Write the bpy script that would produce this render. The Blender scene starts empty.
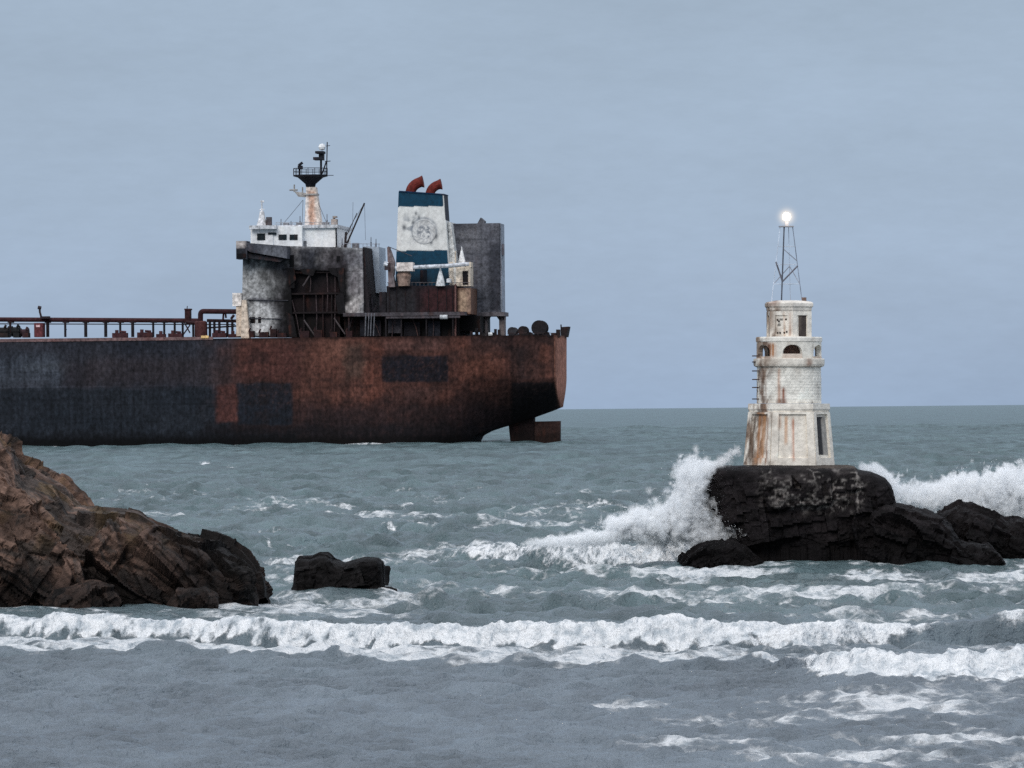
import bpy, math
import numpy as np
from mathutils import Matrix, Vector

sc = bpy.context.scene
col = sc.collection
rng = np.random.default_rng(11)

# ------------------------------------------------------------------ camera numbers
W, H = 1024, 768
F = 5689.0            # focal length in pixels (a 200 mm lens)
HC = 8.5              # camera height above the sea
PV = 25.0             # horizon below the picture centre
ROLL = 0.0095
CR, SR = math.cos(ROLL), math.sin(ROLL)


def unroll(px, py):
    u = np.asarray(px, float) - 512.0
    v = 384.0 - np.asarray(py, float)
    return u * CR + v * SR, -u * SR + v * CR


def at(px, py, Y):
    u, v = unroll(px, py)
    return np.stack([u / F * Y, np.zeros_like(u) + Y, HC + (v + PV) / F * Y], -1)


def ground_Y(px, py):
    u, v = unroll(px, py)
    return HC * F / np.maximum(-(v + PV), 0.5)


def proj(X, Y, Z):
    u2 = F * X / Y
    v2 = F * (Z - HC) / Y - PV
    return 512 + u2 * CR - v2 * SR, 384 - (u2 * SR + v2 * CR)


def lin(c):
    c = np.asarray(c, float) / 255.0
    return np.where(c <= 0.04045, c / 12.92, ((c + 0.055) / 1.055) ** 2.4)


def sstep(a, b, x):
    t = np.clip((x - a) / (b - a), 0, 1)
    return t * t * (3 - 2 * t)


# ------------------------------------------------------------------ noise
def _h(ix, iy, iz, seed):
    with np.errstate(over='ignore'):
        n = (ix.astype(np.int64) * 374761393 + iy.astype(np.int64) * 668265263 + iz.astype(np.int64) * 2147483647
             + seed * 1274126177) & 0xFFFFFFFF
        n = n.astype(np.uint32)
        n = (n ^ (n >> np.uint32(13))) * np.uint32(1274126177)
        n = (n ^ (n >> np.uint32(15))) * np.uint32(2246822519)
        n = n ^ (n >> np.uint32(13))
    return n.astype(np.float64) / 4294967295.0


def vn2(x, y, seed=0):
    x = np.asarray(x, float); y = np.asarray(y, float)
    ix = np.floor(x); iy = np.floor(y)
    fx = x - ix; fy = y - iy
    fx = fx * fx * fx * (fx * (fx * 6 - 15) + 10); fy = fy * fy * fy * (fy * (fy * 6 - 15) + 10)
    z = np.zeros_like(ix)
    a = _h(ix, iy, z, seed); b = _h(ix + 1, iy, z, seed)
    c = _h(ix, iy + 1, z, seed); d = _h(ix + 1, iy + 1, z, seed)
    return (a * (1 - fx) + b * fx) * (1 - fy) + (c * (1 - fx) + d * fx) * fy


def fbm2(x, y, seed=0, o=4, g=0.5):
    s = 0; a = 1; t = 0
    for k in range(o):
        s = s + a * vn2(x * 2 ** k + 17.3 * k, y * 2 ** k - 9.1 * k, seed + k); t += a; a *= g
    return s / t


def vn3(P, seed=0):
    i = np.floor(P); f = P - i
    f = f * f * (3 - 2 * f)
    r = 0
    for dx in (0, 1):
        for dy in (0, 1):
            for dz in (0, 1):
                w = (f[:, 0] if dx else 1 - f[:, 0]) * (f[:, 1] if dy else 1 - f[:, 1]) * (f[:, 2] if dz else 1 - f[:, 2])
                r = r + w * _h(i[:, 0] + dx, i[:, 1] + dy, i[:, 2] + dz, seed)
    return r


def fbm3(P, seed=0, o=4, g=0.5):
    s = 0; a = 1; t = 0
    for k in range(o):
        s = s + a * vn3(P * 2 ** k + 7.7 * k, seed + k); t += a; a *= g
    return s / t


def worley3(P, seed=0):
    """nearest jittered cell: distance 1, distance 2, cell random number, plane offset inside the cell (-1..1)"""
    i0 = np.floor(P)
    n = len(P)
    d1 = np.full(n, 9.0); d2 = np.full(n, 9.0); rid = np.zeros(n); pl = np.zeros(n) - 9
    for dx in (-1, 0, 1):
        for dy in (-1, 0, 1):
            for dz in (-1, 0, 1):
                c = i0 + np.array([dx, dy, dz])
                j = np.stack([_h(c[:, 0], c[:, 1], c[:, 2], seed + s) for s in (1, 2, 3)], 1)
                v = P - (c + j)
                d = np.sqrt((v * v).sum(1))
                near = d < d1
                d2 = np.where(near, d1, np.minimum(d2, d))
                g = np.stack([_h(c[:, 0], c[:, 1], c[:, 2], seed + s) for s in (4, 5, 6)], 1) - 0.5
                r = _h(c[:, 0], c[:, 1], c[:, 2], seed + 7)
                p = (r - 0.5) * 0.9 + (v * g).sum(1) * 2.0 - 0.75 * d        # facets: the highest of the tilted planes wins
                up = p > pl
                rid = np.where(up, r, rid); pl = np.where(up, p, pl)
                d1 = np.where(near, d, d1)
    return d1, d2, rid, pl


# ------------------------------------------------------------------ materials
def new_mat(name):
    m = bpy.data.materials.new(name); m.use_nodes = True
    nt = m.node_tree
    return m, nt, nt.nodes['Principled BSDF']


def node(nt, kind, **kw):
    n = nt.nodes.new(kind)
    for k, v in kw.items():
        if k in n.inputs:
            n.inputs[k].default_value = v
        else:
            setattr(n, k, v)
    return n


def painted(name, rough=0.75, scale=3.0, contrast=0.5, bump=0.3, bdist=0.05, spec=0.3, stretch=(1, 1, 1)):
    """weathered surface: the colour stored on the mesh, broken up by fine noise"""
    m, nt, b = new_mat(name)
    a = node(nt, 'ShaderNodeAttribute', attribute_name='Col')
    tc = node(nt, 'ShaderNodeTexCoord')
    mp = node(nt, 'ShaderNodeMapping'); mp.inputs['Scale'].default_value = stretch
    nt.links.new(tc.outputs['Object'], mp.inputs[0])
    n1 = node(nt, 'ShaderNodeTexNoise', Scale=scale, Detail=8.0, Roughness=0.7)
    nt.links.new(mp.outputs[0], n1.inputs['Vector'])
    mr = node(nt, 'ShaderNodeMapRange')
    mr.inputs[1].default_value = 0.25; mr.inputs[2].default_value = 0.75
    mr.inputs[3].default_value = 1 - contrast; mr.inputs[4].default_value = 1 + contrast
    nt.links.new(n1.outputs[0], mr.inputs[0])
    mx = node(nt, 'ShaderNodeMix', data_type='RGBA', blend_type='MULTIPLY')
    mx.inputs[0].default_value = 1
    nt.links.new(a.outputs['Color'], mx.inputs[6]); nt.links.new(mr.outputs[0], mx.inputs[7])
    nt.links.new(mx.outputs[2], b.inputs['Base Color'])
    b.inputs['Roughness'].default_value = rough
    b.inputs['Specular IOR Level'].default_value = spec
    if bump:
        bp = node(nt, 'ShaderNodeBump', Strength=bump, Distance=bdist)
        nt.links.new(n1.outputs[0], bp.inputs['Height']); nt.links.new(bp.outputs[0], b.inputs['Normal'])
    return m


M_STEEL = painted('weathered_steel', 0.8, 1.1, 0.85, 0.3, 0.15, 0.2)
M_HULL = painted('rusted_hull_plate', 0.85, 1.1, 0.95, 0.4, 0.25, 0.15, (1, 1, 0.7))
M_PAINT = painted('old_ship_paint', 0.7, 1.1, 0.28, 0.2, 0.1, 0.25)
M_STONE = painted('weathered_plaster', 0.9, 3.2, 0.28, 0.8, 0.08, 0.15)
M_ROCK = painted('rough_rock', 0.75, 2.6, 0.75, 0.9, 0.22, 0.2)
M_WETROCK = painted('wet_black_rock', 0.7, 2.2, 0.85, 0.9, 0.2, 0.1)


# ------------------------------------------------------------------ mesh building
class MB:
    def __init__(s):
        s.v = []; s.f = []; s.n = 0

    def add(s, verts, faces):
        verts = np.asarray(verts, float).reshape(-1, 3)
        s.v.append(verts)
        s.f += [tuple(int(i) + s.n for i in f) for f in faces]
        s.n += len(verts)

    def hexa(s, c, cell=1.0):
        """c: 8 corners, bottom loop 0-3 then top loop 4-7; each face a grid of cells"""
        c = np.asarray(c, float)
        for q in ((0, 1, 5, 4), (1, 2, 6, 5), (2, 3, 7, 6), (3, 0, 4, 7), (4, 5, 6, 7), (3, 2, 1, 0)):
            a, b, d, e = c[list(q)]
            nu = int(np.clip(np.ceil(np.linalg.norm(b - a) / cell), 1, 160))
            nv = int(np.clip(np.ceil(np.linalg.norm(e - a) / cell), 1, 160))
            u = np.linspace(0, 1, nu + 1)[None, :, None]; v = np.linspace(0, 1, nv + 1)[:, None, None]
            g = (a * (1 - u) + b * u) * (1 - v) + (e * (1 - u) + d * u) * v
            idx = np.arange((nu + 1) * (nv + 1)).reshape(nv + 1, nu + 1)
            fs = np.stack([idx[:-1, :-1], idx[:-1, 1:], idx[1:, 1:], idx[1:, :-1]], -1).reshape(-1, 4)
            s.add(g, fs)

    def box(s, x0, x1, y0, y1, z0, z1, cell=1.0):
        s.hexa([(x0, y0, z0), (x1, y0, z0), (x1, y1, z0), (x0, y1, z0),
                (x0, y0, z1), (x1, y0, z1), (x1, y1, z1), (x0, y1, z1)], cell)

    def rings(s, loops, cap0=True, cap1=True):
        loops = [np.asarray(l, float) for l in loops]
        n = len(loops[0]); f = []
        for k in range(len(loops) - 1):
            for i in range(n):
                j = (i + 1) % n
                f.append((k * n + i, k * n + j, (k + 1) * n + j, (k + 1) * n + i))
        if cap0: f.append(tuple(range(n))[::-1])
        if cap1: f.append(tuple((len(loops) - 1) * n + i for i in range(n)))
        s.add(np.concatenate(loops), f)

    def tube(s, pts, r, n=8):
        pts = [Vector(p) for p in pts]
        if not isinstance(r, (list, tuple)): r = [r] * len(pts)
        loops = []; ref = None
        for k, p in enumerate(pts):
            d = (pts[min(k + 1, len(pts) - 1)] - pts[max(k - 1, 0)]).normalized()
            if ref is None:
                ref = Vector((0, 1, 0)) if abs(d.y) < 0.8 else Vector((1, 0, 0))
            a = (ref - d * ref.dot(d)).normalized(); b = d.cross(a); ref = a
            loops.append([tuple(p + (a * math.cos(t) + b * math.sin(t)) * r[k]) for t in np.linspace(0, 2 * math.pi, n, endpoint=False)])
        s.rings(loops)

    def lathe(s, prof, c=(0, 0, 0), n=24, rot=0.0):
        """prof: (radius, z) from bottom to top"""
        t = np.linspace(0, 2 * math.pi, n, endpoint=False) + rot
        s.rings([np.stack([c[0] + r * np.cos(t), c[1] + r * np.sin(t), np.full(n, c[2] + z)], 1) for r, z in prof])

    def build(s, name, mat, parent=None, paint=None, smooth=False):
        v = np.concatenate(s.v)
        me = bpy.data.meshes.new(name)
        me.from_pydata(v.tolist(), [], s.f)
        me.materials.append(mat)
        if paint is not None:
            c = paint(v) if callable(paint) else np.tile(np.asarray(paint, float), (len(v), 1))
            set_col(me, c)
        if smooth:
            me.shade_smooth()
        me.update()
        o = bpy.data.objects.new(name, me); col.objects.link(o)
        if parent is not None: o.parent = parent
        return o


def set_col(me, c, name='Col'):
    at_ = me.attributes.new(name, 'FLOAT_COLOR', 'POINT')
    full = np.ones((len(me.vertices), 4), np.float32); full[:, :3] = np.clip(c, 0.0, 1)
    at_.data.foreach_set('color', full.ravel())


def grid_mesh(name, P, mat, smooth=True):
    """P: rows x cols x 3"""
    r, c = P.shape[:2]
    me = bpy.data.meshes.new(name)
    nf = (r - 1) * (c - 1)
    idx = np.arange(r * c, dtype=np.int32).reshape(r, c)
    q = np.stack([idx[:-1, :-1], idx[:-1, 1:], idx[1:, 1:], idx[1:, :-1]], -1).reshape(-1)
    me.vertices.add(r * c); me.vertices.foreach_set('co', P.reshape(-1).astype(np.float32))
    me.loops.add(nf * 4); me.loops.foreach_set('vertex_index', q)
    me.polygons.add(nf); me.polygons.foreach_set('loop_start', np.arange(nf, dtype=np.int32) * 4)
    me.polygons.foreach_set('loop_total', np.full(nf, 4, np.int32))
    me.polygons.foreach_set('use_smooth', np.full(nf, smooth))
    me.update(calc_edges=True)
    me.materials.append(mat)
    o = bpy.data.objects.new(name, me); col.objects.link(o)
    return o


def tag(o, label=None, cat=None, group=None, kind=None):
    if label: o['label'] = label
    if cat: o['category'] = cat
    if group: o['group'] = group
    if kind: o['kind'] = kind
    return o


# ------------------------------------------------------------------ weathering colours
def weather(base, P, amount=0.35, rust=(96, 58, 44), rust_amt=0.25, seed=3, streak=0.25, fine=1.2):
    n = len(P)
    c = np.tile(lin(base), (n, 1))
    a = fbm3(P * np.array([0.35, 0.35, 0.35]), seed, 4)
    st = fbm3(P * np.array([fine, fine, 0.12]), seed + 9, 4)
    dk = sstep(0.42, 0.75, a * 0.6 + st * 0.4) * amount
    c = c * (1 - dk)[:, None]
    rr = sstep(0.52, 0.72, st * 0.7 + 0.3 * fbm3(P * 0.8, seed + 21, 3)) * rust_amt
    c = c * (1 - rr)[:, None] + lin(rust) * rr[:, None]
    c *= (1 + streak * (st - 0.5) * 2)[:, None]
    return c


def W_(base, **k):
    return lambda P: weather(base, P, **k)


# ================================================================== THE TANKER
YS = 1545.0
SA = math.radians(6.0)
CA_, SA_ = math.cos(SA), math.sin(SA)
X0 = float(unroll(285, 442)[0] / F * YS)


def S(px, py, y=0.0):
    """a point of the ship's side elevation -> ship coordinates (x aft, y inboard from the near side, z up from the waterline)"""
    u, v = unroll(px, py)
    x = 0.0
    for _ in range(4):
        Yd = YS + y * CA_ - x * SA_
        x = (u / F * Yd - X0 - y * SA_) / CA_
    return float(x), float(y), float(HC + (v + PV) / F * Yd)


ship = bpy.data.objects.new('oil_tanker', None); col.objects.link(ship)
ship.location = (X0, YS, 0); ship.rotation_euler = (0, 0, -SA)
tag(ship, 'huge rusty oil tanker with soot-blackened superstructure and blue and white funnel, lying offshore', 'ship')

G = 1.3   # paint values are read off as seen; this turns them into surface colour


def qxy(P):
    return 285 + (P[:, 0] * CA_ + P[:, 1] * SA_) * 3.682, 442.4 - P[:, 2] * 3.682


def patches(P, c, rects, seed=5, rough=4.0):
    """lays weathered patches (x0, x1, y0, y1, colour, opacity, softness) over the colours c"""
    qx, qy = qxy(P)
    n1 = (fbm2(qx * 0.11, qy * 0.11, seed, 4) - 0.5) * rough * 2
    n2 = (fbm2(qx * 0.11 + 50, qy * 0.11, seed + 5, 4) - 0.5) * rough * 2
    brk = fbm2(qx * 0.35, qy * 0.3, seed + 8, 4)
    for x0, x1, y0, y1, cl, op, sf in rects:
        k = min(1.0, sf / 4.0)
        xx = qx + n1 * k; yy = qy + n2 * k
        m = sstep(x0 - sf, x0 + sf, xx) * (1 - sstep(x1 - sf, x1 + sf, xx)) * sstep(y0 - sf, y0 + sf, yy) * (1 - sstep(y1 - sf, y1 + sf, yy))
        m = m * op * np.clip(0.55 + 0.9 * brk, 0, 1.0) if op < 0.95 else m * op
        c = c * (1 - m)[:, None] + lin(cl) * m[:, None]
    return c


B_ = 48.0
XT = S(555.5, 335, 10)[0]
ZD = S(500, 335.5, 2)[2]
zb_px = [0, 460, 465, 469, 478, 489, 498, 508, 526, 544, 554, 564]
zb_z = [-4, -3.5, -0.8, 1.2, 2.4, 3.3, 3.9, 4.6, 6.2, 7.9, 9.0, 9.6]


def hull_paint(P):
    qx, qy = qxy(P)
    t = sstep(205, 262, qx + (fbm2(qx * 0.04, qy * 0.04, 4, 3) - 0.5) * 60)
    n = fbm2(qx * 0.03, qy * 0.05, 40, 5)
    blue = lin((40, 45, 58)) * (1 - n)[:, None] + lin((66, 66, 76)) * n[:, None]
    rust = lin((58, 40, 40)) * (1 - n)[:, None] + lin((116, 68, 54)) * n[:, None]
    c = blue * (1 - t)[:, None] + rust * t[:, None]
    R = [(-400, 62, 352, 384, (88, 98, 112), 0.5, 10), (85, 232, 356, 383, (66, 56, 60), 0.6, 8),
         (-400, 232, 386, 470, (36, 46, 56), 0.7, 3), (215, 238, 384, 420, (112, 62, 52), 0.75, 3),
         (20, 70, 362, 368, (104, 112, 122), 0.35, 5), (60, 95, 360, 384, (58, 50, 56), 0.5, 6),
         (300, 375, 338, 402, (124, 74, 58), 0.55, 12), (325, 350, 336, 360, (150, 96, 76), 0.45, 8), (240, 300, 342, 380, (100, 56, 50), 0.6, 7),
         (345, 366, 345, 380, (92, 76, 66), 0.6, 6), (365, 384, 350, 405, (130, 72, 54), 0.6, 5),
         (452, 512, 338, 382, (104, 58, 46), 0.5, 10), (462, 500, 345, 380, (140, 82, 62), 0.6, 8), (270, 300, 390, 402, (120, 70, 56), 0.5, 5), (405, 440, 388, 402, (96, 66, 62), 0.5, 5), (385, 445, 340, 352, (122, 82, 74), 0.45, 4), (470, 512, 336, 352, (60, 46, 48), 0.6, 7),
         (452, 512, 390, 430, (70, 46, 44), 0.5, 12),
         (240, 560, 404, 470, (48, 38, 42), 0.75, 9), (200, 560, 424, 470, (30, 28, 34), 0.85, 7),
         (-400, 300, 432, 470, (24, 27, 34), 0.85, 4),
         (237.5, 293, 383, 425, (34, 42, 54), 0.93, 1.6), (383, 449, 357, 383.5, (28, 32, 44), 0.94, 1.2),
         (512.5, 557, 337, 384, (74, 50, 46), 0.5, 3), (511, 514, 337, 430, (40, 30, 32), 0.5, 1.5),
         (512.5, 557.5, 384.5, 432, (36, 30, 34), 0.97, 1.2),
         (541, 553, 348, 380, (128, 74, 56), 0.6, 3), (516, 527, 350, 384, (50, 38, 40), 0.6, 4)]
    c = patches(P, c, R, 15, 5)
    # plate seams and hanging rust streaks
    for sy in (352, 370, 403, 421):
        c *= (1 - 0.22 * np.exp(-((qy - sy) / 0.45) ** 2) * (0.3 + vn2(qx * 0.08, qy * 0 + sy, 19)))[:, None]
    for sx in (30, 60, 92, 120, 152, 184, 216, 262, 300, 342, 384, 418, 452, 482):
        c *= (1 - 0.22 * np.exp(-((qx - sx) / 0.5) ** 2))[:, None]
    sm = np.exp(-((qy - 384.5) / 0.6) ** 2) * (0.3 + 0.7 * vn2(qx * 0.1, qy * 0, 9)) * (qx < 380)
    c = c * (1 + 0.5 * sm)[:, None]
    st = fbm2(qx * 0.45, qy * 0.03, 77, 4)
    c *= (0.62 + 0.76 * st)[:, None]
    hs = fbm2(qx * 0.02, qy * 0.5, 66, 3)
    c *= (0.85 + 0.3 * hs)[:, None]
    sp = sstep(0.66, 0.8, fbm2(qx * 0.6, qy * 0.6, 88, 3)) * t * (qy < 405)
    c = c * (1 - 0.2 * sp)[:, None] + lin((130, 92, 80)) * (0.2 * sp)[:, None]
    vv = fbm2(qx * 0.22, qy * 0.22, 188, 4)
    c *= (0.7 + 0.6 * vv)[:, None]
    bl = sstep(0.5, 0.66, fbm2(qx * 0.05, qy * 0.07, 288, 5, 0.6)) * t * 0.45
    c = c * (1 - bl)[:, None] + lin((42, 34, 36)) * bl[:, None]
    tr = sstep(XT - 0.3, XT + 0.2, P[:, 0])
    oc = lin((190, 122, 96)) * (0.7 + 0.6 * fbm2(P[:, 1] * 0.3, P[:, 2] * 0.25, 31, 4))[:, None]
    oc = oc * (0.55 + 0.45 * sstep(8, 16, P[:, 2]))[:, None]
    c = c * (1 - tr)[:, None] + oc * tr[:, None]
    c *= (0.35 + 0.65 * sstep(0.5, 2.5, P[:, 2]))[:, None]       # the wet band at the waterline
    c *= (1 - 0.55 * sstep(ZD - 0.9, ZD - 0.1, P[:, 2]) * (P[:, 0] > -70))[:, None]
    g = (c @ np.array([0.3, 0.5, 0.2]))[:, None]
    return 0.80 * (c * 0.74 + g * 0.26) ** 1.1


def build_hull():
    xs = np.concatenate([np.linspace(-246, -82, 30)[:-1], np.linspace(-82, XT, 420)])
    nz = 90
    near = np.zeros((nz, len(xs), 3)); far = near.copy()
    qx = 285 + xs * CA_ * 3.682
    zb = np.interp(qx, zb_px, zb_z)
    bow = np.clip((xs + 246) / 60, 0, 1)
    hb = B_ / 2 * np.sqrt(1 - (1 - bow) ** 2 + 1e-4)
    st = sstep(458, 566, qx)
    hb = hb * (1 - st * 0.36)
    k = sstep(390, 500, qx) * 0.55 + sstep(470, 515, qx) * 0.25
    for j, t in enumerate(np.linspace(0, 1, nz)):
        z = zb + (ZD - zb) * t
        w = hb * (1 - k * np.clip(1 - t * (1.25 + 1.1 * sstep(480, 550, qx)), 0, 1) ** 1.8)
        near[j] = np.stack([xs, B_ / 2 - w, z], 1); far[j] = np.stack([xs, B_ / 2 + w, z], 1)
    mb = MB()

    def grid(g, flip=False):
        r, c = g.shape[:2]
        i = np.arange(r * c).reshape(r, c)
        q = np.stack([i[:-1, :-1], i[:-1, 1:], i[1:, 1:], i[1:, :-1]], -1).reshape(-1, 4)
        if flip: q = q[:, ::-1]
        mb.add(g, q)
    grid(near); grid(far, True)
    grid(np.stack([near[-1], far[-1]]))                     # weather deck
    grid(np.stack([near[0], far[0]]), True)                 # bottom
    tn = near[:, -1]; tf = far[:, -1]
    u = np.linspace(0, 1, 24)[None, :, None]
    tr = tn[:, None] * (1 - u) + tf[:, None] * u
    tr[..., 0] += 0.05 + 1.1 * np.sin(np.pi * u[..., 0]) ** 0.7 * (0.4 + 0.6 * np.linspace(0, 1, nz)[:, None])
    grid(tr)
    return mb.build('hull', M_HULL, ship, hull_paint)


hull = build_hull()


def sbox(mb, x0, x1, y0, y1, b0, b1, cell=0.6):
    """box from the side elevation: columns x0..x1, rows y0 (top)..y1 (bottom), beam b0..b1 metres in from the near side"""
    xa, _, zt = S(x0, y0, b0); xb, _, zl = S(x1, y1, b0)
    mb.box(xa, xb, b0, b1, zl, zt, cell)


def squad(mb, tl, tr, br, bl, b0, b1, cell=0.6):
    """four-cornered block: near face corners given, extruded straight inboard"""
    q = [S(*p, b0) for p in (bl, br, tr, tl)]
    back = [(p[0], b1, p[2]) for p in q]
    mb.hexa([q[0], q[1], back[1], back[0], q[3], q[2], back[2], back[3]], cell)


def sline(mb, pts, b, r, n=6):
    mb.tube([S(x, y, b) for x, y in pts], r, n)


def part(name, fn, color, parent=ship, smooth=False, mat=None, **k):
    mb = MB(); fn(mb)
    p = color if callable(color) else W_(tuple(color), **k)
    return mb.build(name, mat or M_STEEL, parent, lambda P: np.clip(1.28 * p(P) ** 1.18, 0, 0.85), smooth)


WHITE = (196, 198, 200); GREY = (120, 120, 124); SOOT = (34, 30, 32); MAROON = (74, 44, 46); CREAM = (196, 178, 160)


# --- accommodation block: side wall with the burnt-out bay in its middle
def house_paint(P):
    qx, qy = qxy(P)
    c = np.tile(lin((150, 150, 152)), (len(P), 1))
    n = fbm2(qx * 0.12, qy * 0.12, 71, 4)
    c *= (0.72 + 0.56 * n)[:, None]
    R = [(240, 250, 258, 335, (160, 160, 160), 0.7, 2), (240, 300, 247, 262, (78, 82, 90), 0.8, 3), (244, 285, 262, 296, (156, 156, 156), 0.75, 4),
         (249, 272, 297, 302, (80, 80, 86), 0.85, 1.2), (246, 274, 303, 332, (186, 186, 186), 0.75, 4),
         (270, 300, 262, 285, (112, 110, 112), 0.7, 7), (262, 292, 258, 270, (60, 60, 66), 0.8, 5), (276, 300, 285, 340, (60, 56, 60), 0.8, 7),
         (286, 345, 247, 271, (128, 126, 126), 0.8, 4), (304, 324, 247, 272, (78, 80, 88), 0.75, 5), (314, 322, 255, 268, (160, 156, 150), 0.6, 3),
         (322, 345, 248, 268, (110, 104, 106), 0.7, 5), (342, 365, 249, 268, (96, 96, 102), 0.8, 4),
         (340, 363, 270, 318, (140, 136, 136), 0.75, 4), (347, 362, 296, 315, (170, 166, 164), 0.7, 4), (350, 358, 275, 296, (92, 84, 86), 0.6, 4),
         (332, 349, 262, 300, (50, 52, 58), 0.8, 5), (364, 372, 240, 340, (44, 40, 44), 0.8, 1)]
    c = patches(P, c, R, 25, 6)
    c = patches(P, c, [(281, 348, 264, 345, (24, 21, 24), 0.98, 5), (286, 345, 247, 270, (74, 72, 76), 0.6, 5), (346, 362, 298, 314, (160, 154, 152), 0.6, 4), (299, 318, 249, 274, (36, 38, 46), 0.8, 4), (326, 346, 252, 272, (56, 52, 56), 0.7, 5), (272, 292, 258, 280, (44, 44, 50), 0.7, 6), (270, 292, 318, 340, (36, 34, 38), 0.8, 6), (244, 262, 256, 264, (80, 80, 84), 0.7, 4), (350, 363, 250, 292, (98, 94, 98), 0.6, 5)], 125, 9)
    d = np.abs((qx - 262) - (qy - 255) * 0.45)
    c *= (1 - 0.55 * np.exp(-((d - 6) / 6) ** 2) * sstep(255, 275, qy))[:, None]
    st = fbm2(qx * 0.6, qy * 0.06, 33, 4)
    c *= (0.6 + 0.8 * st)[:, None]
    gr = fbm2(qx * 0.45, qy * 0.45, 36, 4)
    c *= (0.4 + 1.1 * gr)[:, None]
    return c


def f(mb):
    squad(mb, (243, 246), (289, 246), (293, 336), (241.5, 336), 6, 42, 0.4)        # forward part of the side wall
    squad(mb, (289.3, 246), (362.5, 248), (363, 271), (289.3, 270), 6, 42, 0.4)
    squad(mb, (339, 271.3), (363, 271.3), (364, 314), (341, 314), 6, 42, 0.4)
    sbox(mb, 290, 340, 271, 337, 8.2, 40, 0.5)
house = part('accommodation_block', f, lambda P: np.where((P[:, 1] > 7.5)[:, None] & (np.abs(P[:, 1] - 24) < 17)[:, None] & (qxy(P)[0] > 288)[:, None] & (qxy(P)[1] > 271.5)[:, None],
                                                          patches(P, weather((34, 25, 28), P, amount=0.7), [(288, 342, 270, 294, (24, 22, 26), 0.7, 6), (318, 342, 285, 320, (52, 38, 40), 0.6, 6), (290, 320, 312, 338, (14, 12, 14), 0.8, 5)], 131, 6), house_paint(P)))

sub = lambda name, fn, c, **k: part(name, fn, c, house, **k)
sub('aft_fin', lambda mb: squad(mb, (362.6, 247), (364, 247), (370, 316), (364.2, 316), 7, 40), (46, 42, 46))


def f(mb):
    for y in (271.6, 293, 312):
        sbox(mb, 289, 340, y, y + 1.2, 6.6, 8.1, 2)
    for x in (303, 322, 331):
        sbox(mb, x, x + 1.6, 293, 337, 6.8, 7.6, 2)
sub('burnt_deck', f, (40, 33, 35))
for a_, b_ in (((303, 286), (311, 273)), ((304, 320), (315, 336)), ((334, 318), (345, 334))):
    sub('stair', lambda mb: sline(mb, [a_, b_], 6.2, 0.22), (92, 86, 88))
for x0, x1, y0, y1 in ((289.5, 294, 255, 267), (290, 294.5, 278, 288), (336.5, 340, 256, 261), (250, 255, 317, 323), (258, 261, 317, 323)):
    w = sub('doorway' if y1 - y0 > 8 else 'window', lambda mb: sbox(mb, x0, x1, y0, y1, 5.85, 6.1), (18, 18, 22))
for q_ in (((287, 268), (294, 268), (296, 280), (289, 286)), ((336, 268), (344, 268), (345, 296), (340, 290)), ((328, 268), (337, 268), (338, 277), (331, 274)), ((286, 312), (293, 316), (297, 337), (289, 337)), ((335, 296), (344, 292), (345, 314), (338, 314)), ((300, 269), (316, 269), (313, 276), (303, 274))):
    part('torn_plate', lambda mb: squad(mb, *q_, 5.6, 5.9, 0.5), (30, 27, 30), parent=house, rust_amt=0.5)
# bridge wing
wing = part('bridge_wing', lambda mb: (squad(mb, (236, 242), (287, 246), (287, 258.5), (250, 252), 0.3, 6), sbox(mb, 236, 247, 241, 259, 0.2, 6)),
            lambda P: patches(P, weather((74, 76, 84), P), [(236, 247, 239, 247, (190, 182, 178), 0.8, 2), (262, 290, 245, 260, (112, 114, 120), 0.7, 6),
                                                          (236, 247, 247.5, 260, (40, 42, 48), 0.9, 1)], 44, 3))
part('underside_bracket', lambda mb: squad(mb, (247, 253), (284, 259), (280, 262), (247, 258), 1.5, 6), (52, 52, 58), parent=wing)
part('window_band', lambda mb: sbox(mb, 236.6, 246, 253.6, 257.8, 0.0, 0.4), (20, 20, 26), parent=wing)
# wheelhouse
whl = part('wheelhouse', lambda mb: (sbox(mb, 250.5, 337, 228, 247, 10, 38), sbox(mb, 273, 302, 226.5, 247.5, 7, 10), sbox(mb, 252, 273, 229, 246.5, 6.5, 10)), (220, 222, 224), rust_amt=0.12, amount=0.2, mat=M_PAINT)
part('roof_overhang', lambda mb: (sbox(mb, 249, 276, 225.5, 228.8, 4.5, 12), sbox(mb, 273.5, 337.5, 225.4, 227.6, 9, 39)), (190, 192, 196), parent=whl, amount=0.2)
for x0, x1, y0, y1 in ((257, 265, 233.5, 240), (268, 276, 232.5, 234.5), (278.5, 286.5, 234.5, 239.8), (289.5, 297.5, 234.5, 239.8)):
    part('window', lambda mb: sbox(mb, x0, x1, y0, y1, 6.3 if x1 < 277 else 6.8, 7.2), (38, 50, 56), parent=whl)
part('door', lambda mb: sbox(mb, 302.8, 306.5, 241, 247, 9.8, 10.1), (120, 122, 126), parent=whl)
part('drain_pipe', lambda mb: sline(mb, [(336, 226), (336.5, 249)], 9.7, 0.22), (40, 40, 46), parent=whl)


def f(mb):
    for x in np.arange(276, 336, 5.5):
        sline(mb, [(x, 226), (x, 222.5)], 10, 0.07, 4)
    sline(mb, [(276, 222.6), (336, 222.2)], 10, 0.07, 4)
    sline(mb, [(276, 224.2), (336, 224)], 10, 0.05, 4)
part('railing', f, (150, 152, 156), parent=whl)


def f(mb):
    for x in np.arange(339, 381, 4):
        sline(mb, [(x, 248), (x, 243.5)], 9, 0.07, 4)
    sline(mb, [(338, 243.5), (380, 244)], 9, 0.07, 4)
part('railing', f, (140, 142, 150), parent=house)
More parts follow.
